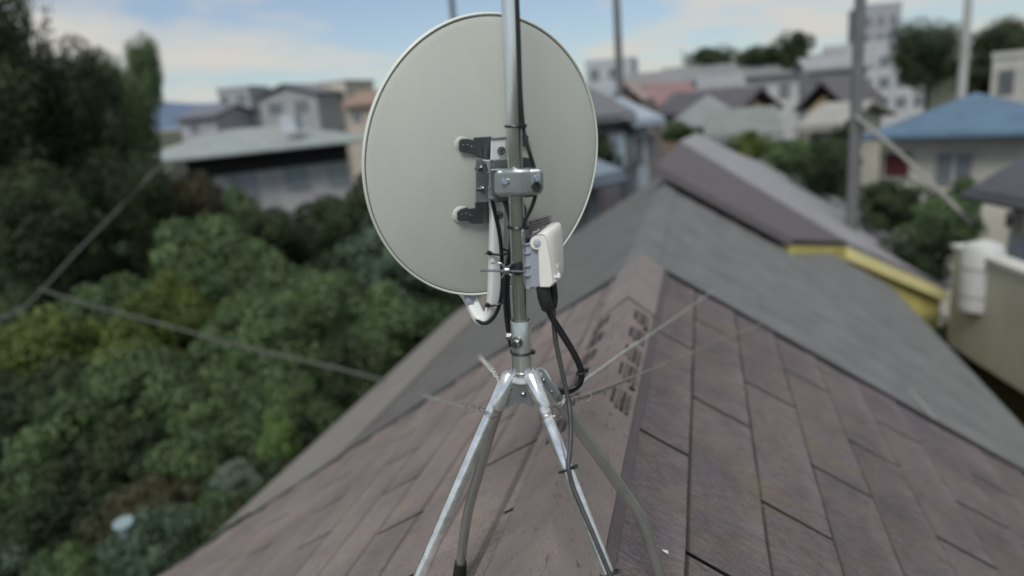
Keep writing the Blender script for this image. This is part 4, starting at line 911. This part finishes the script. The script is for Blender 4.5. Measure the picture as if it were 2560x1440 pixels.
# bridge between the channel arm and the clamp, standing off the dish
a_, b_ = on_dish(1245, 450, D0-0.012), at_y(1262, 450, YP+0.03)
mb = MB(); mb.box((a_+b_)/2, [nrm(b_-a_), nrm(np.cross(b_-a_, [0, 0, 1])), [0, 0, 1]], (np.linalg.norm(b_-a_)+.01, 0.036, 0.072)); RD.put(mb, 'bridge', M['dark_zinc'], bevel=0.002)
for px, py in ((1199, 420), (1203, 472)):
    c = at_y(px+4, py, YB-0.004); ax = nrm(np.array([-1.0, -0.75, 0.0])); mb = MB(); mb.lathe(c, ax, [(0, .0075), (.0015, .0075), (.0016, .0055), (.006, .0055), (.007, .004), (.0075, .0025), (.012, .0025), (.012, .0004)], 12); RD.put(mb, 'bolt', M['chrome'], smooth=True, angle=35)
for px, py in ((1221, 433), (1234, 437), (1223, 471), (1235, 475)):
    mb = MB(); mb.lathe(at_y(px, py, YB-0.022), TH, [(0, .0022), (0.0015, .0018), (.002, .0005)], 10); RD.put(mb, 'rivet', M['chrome'], smooth=True)
mb = MB(); mb.tube(spline([at_y(1197, 452, YB-.003), at_y(1201, 458, YB-.003), at_y(1207, 457, YB-.003), at_y(1210, 451, YB-.003)], 4), .0012, 6); RD.put(mb, 'curved_slot', M['hole'])
# clamp plate in front of the pole, pressed with a half round hump
def clamp():
    x0, x1, y0, y1 = 1237, 1356, 424, 490; nx, ny = 40, 14; r_ = 17.0; vs = []; idx = {}
    def inside(x, y): 
        dx = max(x0+r_-x, x-(x1-r_), 0); dy_ = max(y0+r_-y, y-(y1-r_), 0); return math.hypot(dx, dy_)
    Yc = YP-0.0245
    for j in range(ny+1):
        for i in range(nx+1):
            x = x0+(x1-x0)*i/nx; y = y0+(y1-y0)*j/ny
            dd = inside(x, y)
            if dd > r_:                                            # pull corner points in to the rounded outline
                cx = min(max(x, x0+r_), x1-r_); cy_ = min(max(y, y0+r_), y1-r_); x = cx+(x-cx)*r_/dd; y = cy_+(y-cy_)*r_/dd
            t = (x-1292)/26.0; hump = 0.0065*max(0.0, min(1, 1.35-abs(t)))**0.8
            edge = min(x-x0, x1-x, y-y0, y1-y); roll_ = 0.004*max(0, 1-edge/5.0)**2
            vs.append(at_y(x, y-(x-x0)*0.035+1, Yc+0.0045-hump+roll_))
    w_ = nx+1; fs = [(j*w_+i, j*w_+i+1, (j+1)*w_+i+1, (j+1)*w_+i) for j in range(ny) for i in range(nx)]
    mb = MB(); mb.add(vs, fs); o = RD.put(mb, 'clamp_plate', mat('clamp_zinc', (0.50, 0.545, 0.545), 0.33, 0.85, col2=(0.38, 0.42, 0.42), vscale=22, bump=0.05, bscale=100), smooth=True, angle=60)
    md = o.modifiers.new('solid', 'SOLIDIFY'); md.thickness = 0.0026; md.offset = 0
    return o
clamp()
for px, py in ((1261, 455), (1341, 446)):
    c = at_y(px, py, YP-0.021); ax = nrm(CAM-c+np.array([0.15, 0, 0.05]))
    mb = MB(); mb.lathe(c, ax, [(0, .0068), (.002, .0068), (.0022, .0052), (.009, .0050), (.010, .0044), (.010, .0030), (.006, .0028), (.006, .0004)], 18); RD.put(mb, 'socket_bolt', M['chrome'], smooth=True, angle=35)
mb = MB(); c = at_y(1341, 468, YP-0.0230); mb.lathe(c, nrm(CAM-c), [(0, .0080), (.0006, .0080), (.0006, .0003)], 20); RD.put(mb, 'keyhole', M['hole'])
# rear jaw of the clamp behind the pole
mb = MB(); c = pole_at(456); mb.box(c+TH*-0.019, [side, TH, AX], (0.082, 0.006, 0.044)); RD.put(mb, 'rear_jaw', M['dark_zinc'], bevel=0.0015)

# label plate on the dish back with its print
def label():
    h = D0+0.004
    q = [(1316, 556), (1379, 537), (1379, 566), (1360, 578), (1322, 592)]
    o = dplate([(1316, 555), (1379, 537), (1379, 590), (1316, 600)], h, 0.0006, 'rating_label', M['sticker'], bevel=0)
    c0 = on_dish(1322, 566, h-0.0004); xr = nrm(on_dish(1374, 551, h)-on_dish(1322, 566, h)); up = np.cross(xr, -DN); up = np.cross(-DN, xr)
    def text(body, px, py, size):
        cu = bpy.data.curves.new('lettering', 'FONT'); cu.body = body; cu.size = size; cu.extrude = 0.0001; cu.materials.append(M['ink'])
        t0_ = bpy.data.objects.new('lettering', cu); COL.objects.link(t0_); me_ = bpy.data.meshes.new_from_object(t0_); bpy.data.objects.remove(t0_); t = bpy.data.objects.new('lettering', me_); COL.objects.link(t); t.parent = o
        O = on_dish(px, py, h-0.0004)-np.array(dish.location); Z = -DN
        t.matrix_local = Matrix(((xr[0], up[0], Z[0], O[0]), (xr[1], up[1], Z[1], O[1]), (xr[2], up[2], Z[2], O[2]), (0, 0, 0, 1)))
    text('BS CBD-K045', 1324, 561, 0.0070)
    rb = random.Random(3)
    for r_ in range(4):
        mb = MB(); x = 1322.0
        while x < (1372 if r_ < 2 else 1352):
            w_ = rb.uniform(1.5, 4.5); yb = 566+r_*6.2-(x-1322)*0.29
            mb.add([on_dish(x, yb-1.6, h-.0003), on_dish(x+w_, yb-1.6-w_*.29, h-.0003), on_dish(x+w_, yb+1.6-w_*.29, h-.0003), on_dish(x, yb+1.6, h-.0003)], [(0, 1, 2, 3)]); x += w_+rb.uniform(1, 2.2)
        RD.put(mb, 'print_row', M['ink'], parent=o)
label()

# ---------------------------------------------------------------- booster / junction box
box = empty('junction_box', 'white weatherproof signal box with grey back, strapped to the mast', 'signal box', loc=V(at_y(1350, 718, YP)))
RB_ = Root(box)
YX = YP+0.004
def solid_px(pts, Yf, depth, name, m, bevel=0.0015, parent=None, dirn=None):
    """outline at world distance Yf, carried back by depth"""
    P = [at_y(x, y, Yf) for x, y in pts]; d_ = nrm(dirn if dirn is not None else np.array([0.28, 0.96, 0.0])); mb = MB(); mb.prism(P, d_, depth)
    return RB_.put(mb, name, m, parent, bevel=bevel)
bd = np.array([0.38, 0.92, 0.0])
solid_px([(1313, 611), (1322, 608), (1340, 616), (1352, 640), (1352, 718), (1338, 719), (1325, 719), (1325, 724), (1314, 724)], YX-0.006, 0.055, 'back_shell', M['case_grey'], dirn=bd)
for y in (611, 634, 666, 690):
    solid_px([(1311, y-1), (1324, y-3), (1324, y+1), (1311, y+2)], YX-0.010, 0.01, 'clip', M['case_grey'], bevel=0.0004, dirn=bd)
hinge = [(1343+19*math.cos(a), 607+18*math.sin(a)) for a in np.linspace(math.radians(75), math.radians(285), 14)]
side_pts = hinge[::1]+[(1354, 588), (1362, 594), (1368, 612), (1375, 650), (1381, 700), (1383, 708), (1374, 718), (1350, 718), (1348, 700), (1346, 640), (1345, 628)]
solid_px(side_pts, YX-0.014, 0.012, 'cover_cheek', M['case_white'], dirn=bd)
# the domed cover front: lofted from the cheek seam round to the right edge
def cover():
    left = [(1340, 589), (1356, 586), (1364, 596), (1370, 620), (1376, 655), (1380, 690), (1383, 708)]
    right = [(1373, 561), (1392, 559), (1400, 570), (1403, 600), (1405, 640), (1405, 680), (1400, 698)]
    n = len(left); rows = 12; vs = []
    L_ = spline([(a, b, 0) for a, b in left], 4); R_ = spline([(a, b, 0) for a, b in right], 4); m_ = len(L_)
    for i in range(m_):
        for j in range(rows+1):
            t = j/rows; x = L_[i][0]*(1-t)+R_[i][0]*t; y = L_[i][1]*(1-t)+R_[i][1]*t
            vs.append(at_y(x, y, YX-0.0142+0.052*t-0.007*math.sin(math.pi*t)))
    w_ = rows+1; k = len(vs); fs = [(i*w_+j, i*w_+j+1, (i+1)*w_+j+1, (i+1)*w_+j) for i in range(m_-1) for j in range(rows)]
    mb = MB(); mb.add(vs, fs)
    # closing skin behind
    back = [np.array(v)+bd*0.012+np.array([-0.004, 0.0, 0]) for v in vs]; mb.add(back, [f[::-1] for f in fs])
    rim_ = [(0, j) for j in range(rows+1)]+[(i, rows) for i in range(1, m_)]+[(m_-1, j) for j in range(rows-1, -1, -1)]+[(i, 0) for i in range(m_-2, 0, -1)]
    ids = [i*w_+j for i, j in rim_]; mb.f += [(a, b, b+k, a+k) for a, b in zip(ids, ids[1:]+ids[:1])]
    RB_.put(mb, 'cover_front', M['case_white'], smooth=True, angle=50)
cover()
mb = MB(); c = at_y(1343, 607, YX-0.0145); mb.lathe(c, nrm(CAM-c), [(0, .0062), (.0012, .0060), (.0016, .0052), (.0016, .0002)], 24); RB_.put(mb, 'hinge_pin', M['case_grey'], smooth=True)
for (x, y) in ((1336, 581), (1346, 576)):
    mb = MB(); mb.tube([at_y(x-4, y+5, YX+.01), at_y(x, y, YX+.008), at_y(x+3, y-2, YX+.008)], .0022, 10); RB_.put(mb, 'latch', M['case_grey'], smooth=True)
mb = MB(); mb.box(at_y(1392, 692, YX-.004), [CR, CU, FW], (.012, .004, .008)); mb.box(at_y(1396, 688, YX-.004), [CR, CU, FW], (.005, .008, .006)); RB_.put(mb, 'front_latch', M['arm_white'], bevel=.0008)
mb = MB()
for a, b in (((1390, 660), (1393, 667)), ((1393, 667), (1397, 657)), ((1390, 671), (1395, 668)), ((1392, 676), (1396, 680))):
    mb.tube([at_y(a[0], a[1], YX-0.004), at_y(b[0], b[1], YX-0.004)], .0007, 6)
RB_.put(mb, 'embossed_emblem', M['case_white'])
# mast clip of the box with threaded rod and wing nut
solid_px([(1297, 602), (1312, 604), (1312, 688), (1301, 690), (1296, 680)], YX-0.002, 0.03, 'mast_clip', M['black_matt'])
mb = MB(); mb.tube([at_y(1200, 676, YP-0.045), at_y(1316, 679, YP-0.018)], .0021, 12); RB_.put(mb, 'threaded_rod', M['chrome'], smooth=True)
def wing():
    c = at_y(1264, 676, YP-0.028); d1 = nrm(at_y(1316, 679, YP-0.018)-at_y(1200, 676, YP-0.045))
    mb = MB(); mb.lathe(c-d1*.004, d1, [(0, .0045), (.004, .0068), (.010, .0068), (.012, .004)], 12)
    for P in ([(1262, 670), (1254, 660), (1244, 657), (1228, 658)], [(1262, 682), (1258, 690), (1252, 696)], [(1268, 670), (1276, 663), (1282, 656)], [(1270, 683), (1278, 688), (1283, 683)]):
        mb.tube(spline([at_y(x, y, YP-0.030) for x, y in P], 4), [.0017]*(4*(len(P)-1)+1), 10)
    RB_.put(mb, 'wing_nut', M['chrome'], smooth=True)
wing()
solid_px([(1268, 664), (1292, 655), (1299, 662), (1299, 690), (1290, 690), (1280, 684), (1271, 684)], YP-0.022, 0.012, 'strap_bracket', M['black_matt'])
# cable boots under the box
mb = MB(); mb.tube([at_y(1356, 712, YP+.006), at_y(1361, 745, YP+.006), at_y(1369, 771, YP+.006), at_y(1373, 777, YP+.006)], [.0115, .0118, .0105, .006], 20); RB_.put(mb, 'cable_boot', M['black_matt'], smooth=True)
mb = MB(); mb.tube([at_y(1380, 706, YP+.03), at_y(1384, 745, YP+.03), at_y(1384, 768, YP+.03)], [.008, .008, .006], 16); RB_.put(mb, 'cable_boot', M['black_matt'], smooth=True)

# ---------------------------------------------------------------- cables
def cable(name, label, pts, r_, m, cat='cable', n=8, group=None, seg=12):
    P = spline([at_y(*p) for p in pts], n); o0 = P[0]
    mb = MB(); mb.tube([p-o0 for p in P], r_, seg); o = mb.build(name, m, None, smooth=True); o.location = V(o0); tag(o, label, cat, group); return o
f1 = YP-0.004
cable('coaxial_cable', 'black cable running down the right side of the mast and behind the clamp plate', [(1290, -60, f1), (1293, 0, f1), (1297, 100, f1), (1300, 200, f1), (1304, 270, f1), (1310, 330, f1), (1322, 375, f1-.002), (1335, 420, f1+.002), (1340, 455, f1+.0), (1338, 490, f1), (1328, 520, f1), (1314, 548, f1), (1306, 568, f1+.002), (1300, 600, f1+.02), (1298, 660, f1+.03)], .0034, M['black'])
cable('coaxial_cable', 'black cable lying along the white dish arm and curling under its J bend', [(x_, y_, on_dish(x_, y_, D0-h_)[1]) for x_, y_, h_ in ((1230, 498, .034), (1237, 530, .034), (1247, 575, .034), (1253, 620, .033), (1255, 665, .033), (1256, 710, .033), (1251, 752, .030), (1241, 782, .026), (1224, 803, .018), (1208, 808, .010), (1194, 800, -.004), (1182, 780, -.028))], .0037, M['black'])
cable('coaxial_cable', 'black cable dropping behind the mast from clamp to collar, left one of the bundle', [(1258, 498, YP+.03), (1270, 530, YP+.025), (1277, 565, YP+.022), (1277, 610, YP+.025), (1268, 660, YP+.03), (1262, 710, YP+.03), (1263, 770, YP+.03), (1270, 830, YP+.03), (1277, 866, YP+.03)], .0034, M['black'])
cable('coaxial_cable', 'black cable dropping behind the mast from clamp to collar, right one of the bundle', [(1264, 500, YP+.036), (1276, 540, YP+.032), (1284, 600, YP+.032), (1276, 660, YP+.034), (1270, 710, YP+.036), (1272, 770, YP+.036), (1277, 830, YP+.036), (1281, 866, YP+.034)], .0034, M['black'])
cable('coaxial_cable', 'outer black looped cable swinging from the box boot back to the mount', [(1366, 770, YP+.006), (1378, 796, YP+.01), (1402, 836, YP+.02), (1428, 878, YP+.03), (1446, 915, YP+.04), (1452, 940, YP+.045), (1443, 962, YP+.045), (1425, 972, YP+.04), (1400, 974, YP+.035), (1380, 968, YP+.03), (1368, 960, YP+.028)], .0037, M['black'])
cable('coaxial_cable', 'second black looped cable inside the first, between box boot and mount', [(1372, 772, YP+.01), (1385, 796, YP+.014), (1408, 832, YP+.026), (1432, 872, YP+.036), (1450, 908, YP+.046), (1457, 936, YP+.052), (1450, 962, YP+.052), (1430, 978, YP+.048), (1408, 982, YP+.042), (1390, 978, YP+.036), (1376, 970, YP+.033)], .0036, M['black'])
cable('coaxial_cable', 'dark grey cable hanging straight from the box down along the front right leg', [(1384, 766, YP+.03), (1384, 800, YP+.026), (1389, 850, YP+.02), (1400, 905, YP+.01), (1413, 965, YP), (1424, 1020, YP-.015), (1427, 1080, YP-.045), (1424, 1130, YP-.07), (1421, 1168, YP-.086), (1432, 1215, YP-.098), (1454, 1270, YP-.113), (1480, 1330, YP-.130), (1505, 1390, YP-.146), (1526, 1440, YP-.158), (1556, 1510, YP-.175)], .0042, M['greycable'])
# cable ties: a thin band with a head block
def tie(label, c, axis, r_, head_dir, tail=0.0, el=1.0, w_=0.0022):
    axis = nrm(axis); c = np.array(c); hd = nrm(np.array(head_dir)-axis*(np.array(head_dir) @ axis)); pd = np.cross(axis, hd)
    ring = [c+hd*r_*math.cos(a)*el+pd*r_*math.sin(a) for a in np.linspace(0, 2*math.pi, 25)]
    root = empty('cable_tie', label, 'cable tie', 'black cable ties', loc=V(c))
    mb = MB(); mb.tube([p-c for p in ring], w_*0.95, 8, caps=False, flat=1.0); mb.build('band', M['black'], root, smooth=True)
    mb = MB(); mb.box(hd*(r_*el+0.0015), [hd, pd, axis], (0.007, 0.008, 0.0065)); mb.build('head', M['black'], root, bevel=0.0006)
    if tail: mb = MB(); mb.box(hd*(r_*el+tail/2), [hd, pd, axis], (tail, 0.0022, 0.0014)); mb.build('tail', M['black'], root)
hr = TH*0.8+side*0.6
tie('black cable tie high on the mast, above the dish bracket', pole_at(314)+side*0.003, AX, 0.0165, TH*0.75+side*0.65)
tie('black cable tie on the mast just below the clamp plate', pole_at(567)+side*0.0005, AX, 0.0160, TH*0.45+side*0.9)
tie('black cable tie round the middle of the white dish arm, head sticking out left', armpath[2]*.85+armpath[1]*.15+side*.004-DN*.004, nrm(armpath[2]-armpath[1]), 0.0175, -side+TH*0.5, tail=0.010)
tie('black cable tie low on the white dish arm by the J bend', armpath[4]+side*.004-DN*.003, nrm(armpath[4]-armpath[2])+side*.3, 0.0175, -side+TH*0.5, tail=0.008)
tie('black cable tie round the galvanised collar', pole_at(878), AX, crd+0.0012, side*0.95+TH*0.35, tail=0.006)
tie('black cable tie holding the looped cables together', at_y(1452, 931, YP+.048), np.array([0.25, 0.1, -1.0]), 0.0082, side-TH*.2, tail=0.007)
def on_leg(P, py):
    a, b = P[0], P[2]; best = min(np.linspace(0, 1, 400), key=lambda t: abs((720-F*((a+(b-a)*t-CAM) @ CU)/((a+(b-a)*t-CAM) @ FW))-py)); return a+(b-a)*best, nrm(b-a)
pc, pdn = on_leg(RF, 1172); tie('black cable tie halfway down the front right leg', pc+side*0.002+TH*.002, pdn, 0.0165, side*0.6+TH*0.8)
pc, pdn = on_leg(RF, 1434); tie('black cable tie at the bottom of the front right leg', pc+side*0.002+TH*.002, pdn, 0.0165, side*0.1+TH*0.9)

# ---------------------------------------------------------------- guy wires
def twisted(label, pts, r_, m, twist=(0, 0.5), coils=None, name='guy_wire'):
    """a stay wire: plain over part of its length, the free end wound round it over the rest, turns round the leg at the root"""
    P = spline([np.array(p, float) for p in pts], 14); o0 = P[0]; n = len(P); L_ = np.cumsum([0]+[np.linalg.norm(P[i+1]-P[i]) for i in range(n-1)]); tot = L_[-1]
    root = empty(name, label, 'guy wire', 'loose guy wires of the mast', loc=V(o0))
    rw = random.Random(len(label)); Q = [p+np.array([rw.uniform(-1, 1), rw.uniform(-1, 1), rw.uniform(-1, 1)])*0.0006-o0 for p in P]
    MB().tube(Q, [r_*(.55+.45*min(1, 2.2*i/n)) for i in range(n)], 8).build('strand', m, root, smooth=True)
    a, b = twist
    if b > a:
        W = []; turns = tot*(b-a)/0.028
        for i in range(int(turns*10)+1):
            f = a+(b-a)*i/max(1, int(turns*10)); s_ = f*tot; j = int(np.searchsorted(L_, s_))-1; j = max(0, min(n-2, j)); tt = (s_-L_[j])/max(1e-6, L_[j+1]-L_[j]); p = P[j]+(P[j+1]-P[j])*tt
            T = nrm(P[j+1]-P[j]); e1_ = nrm(np.cross(T, [0, 0, 1.0])); e2_ = np.cross(T, e1_); th = i/10*2*math.pi; rad = 0.0026*(1+0.9*abs(math.sin(i*0.13))); W.append(p+rad*(math.cos(th)*e1_+math.sin(th)*e2_)-o0)
        MB().tube(W, min(r_*.7, .0012), 6).build('wound_end', m, root, smooth=True)
    if coils:
        c, ax, rr_ = coils; ax = nrm(ax); e1_ = nrm(np.cross(ax, [0.2, 1.0, 0.1])); e2_ = np.cross(ax, e1_); W = []
        for i in range(54): th = i/18*2*math.pi; W.append(c+ax*(0.003*i/18-0.004+0.0015*math.sin(i))+(rr_+0.0006)*(math.cos(th)*e1_+math.sin(th)*e2_)-o0)
        MB().tube(W, 0.0011, 6).build('coil', m, root, smooth=True)
pL, dL = on_leg(LF, 1036); pR_, dR = on_leg(RF, 1038); pB = (np.array(RB[0])*0.2+np.array(RB[1])*0.8); dB = nrm(RB[2]-RB[1])
rk = lambda px, py: at_plane(px, py, PL(0, 0, 0.012), PL(0, 0, 1)-PL(0, 0, 0))
rkr = lambda px, py: at_plane(px, py, PR(0, 0, 0.012), PR(0, 0, 1)-PR(0, 0, 0))
E1 = at_y(1054, 988, 3.50)
twisted('twisted guy wire from the front left leg to the left gable edge', [pL, at_y(1205, 1024, YP+.03), at_y(1160, 1014, YP+.2), at_y(1110, 1001, YP+.6), at_y(1086, 996, 2.2), E1], .0018, M['wire'], (0.0, 0.92), (pL, dL, .0118))
E2 = at_y(1199, 891, 3.7)
twisted('short twisted guy wire going up and left behind the mount head', [at_y(1266, 972, YP+.03), at_y(1250, 950, YP+.06), at_y(1232, 925, YP+.2), at_y(1218, 912, YP+.6), E2], .0017, M['wire_light'], (0.0, 0.9))
twisted('bright straight guy wire crossing the ridge vent to the right gable edge, upper of two', [at_y(1392, 1012, YP+.05), at_y(1420, 985, YP+.1), at_y(1455, 958, YP+.3), at_y(1500, 925, YP+.6), at_y(1570, 874, YP+1.0), at_y(1680, 799, YP+1.7), at_y(1787, 724, 3.84)], .0021, M['wire_light'], (0.0, 0.42), (pB, dB, .0112))
twisted('dull guy wire crossing the roof to the right gable edge, lower of two', [pR_, at_y(1385, 1018, YP+.02), at_y(1420, 1003, YP+.06), at_y(1476, 986, YP+.25), at_y(1560, 952, YP+.7), at_y(1700, 893, YP+1.35), at_y(1830, 838, YP+2.1), at_y(1937, 797, 3.84)], .0022, M['wire'], (0.0, 0.3), (pR_, dR, .0116))
mb = MB(); hk = spline([at_y(1474, 982, YP+.25), at_y(1479, 990, YP+.25), at_y(1474, 1000, YP+.25), at_y(1468, 1003, YP+.25)], 4); mb.tube([p-hk[0] for p in hk], .001, 6)
o = mb.build('wire_hook', M['wire_light'], None); o.location = V(hk[0]); tag(o, 'tiny bent wire hook on the lower right guy wire near the mount', 'wire hook')
q0, q1 = at_plane(2275, 976, AR(0, 0, .03), nR), at_plane(2347, 1058, AR(0, 0, .03), nR)
mb = MB(); mb.tube([(0, 0, 0), q1-q0], .004, 6); o = mb.build('pale_stick', M['wire_light'], None); o.location = V(q0); tag(o, 'thin pale stick lying on the grey green roof beyond the right gable edge', 'stick')
c_ = at_plane(1655, 1374, PR(0, 0, .013), nR); mb = MB(); mb.prism([c_, c_+[.012, .006, -.006], c_+[.014, -.004, -.008], c_+[.003, -.006, 0]], nR, .0006)
o = mb.build('paint_flake', M['case_white'], None); tag(o, 'small white paint flake stuck on a slate beside the rear right leg', 'flake')
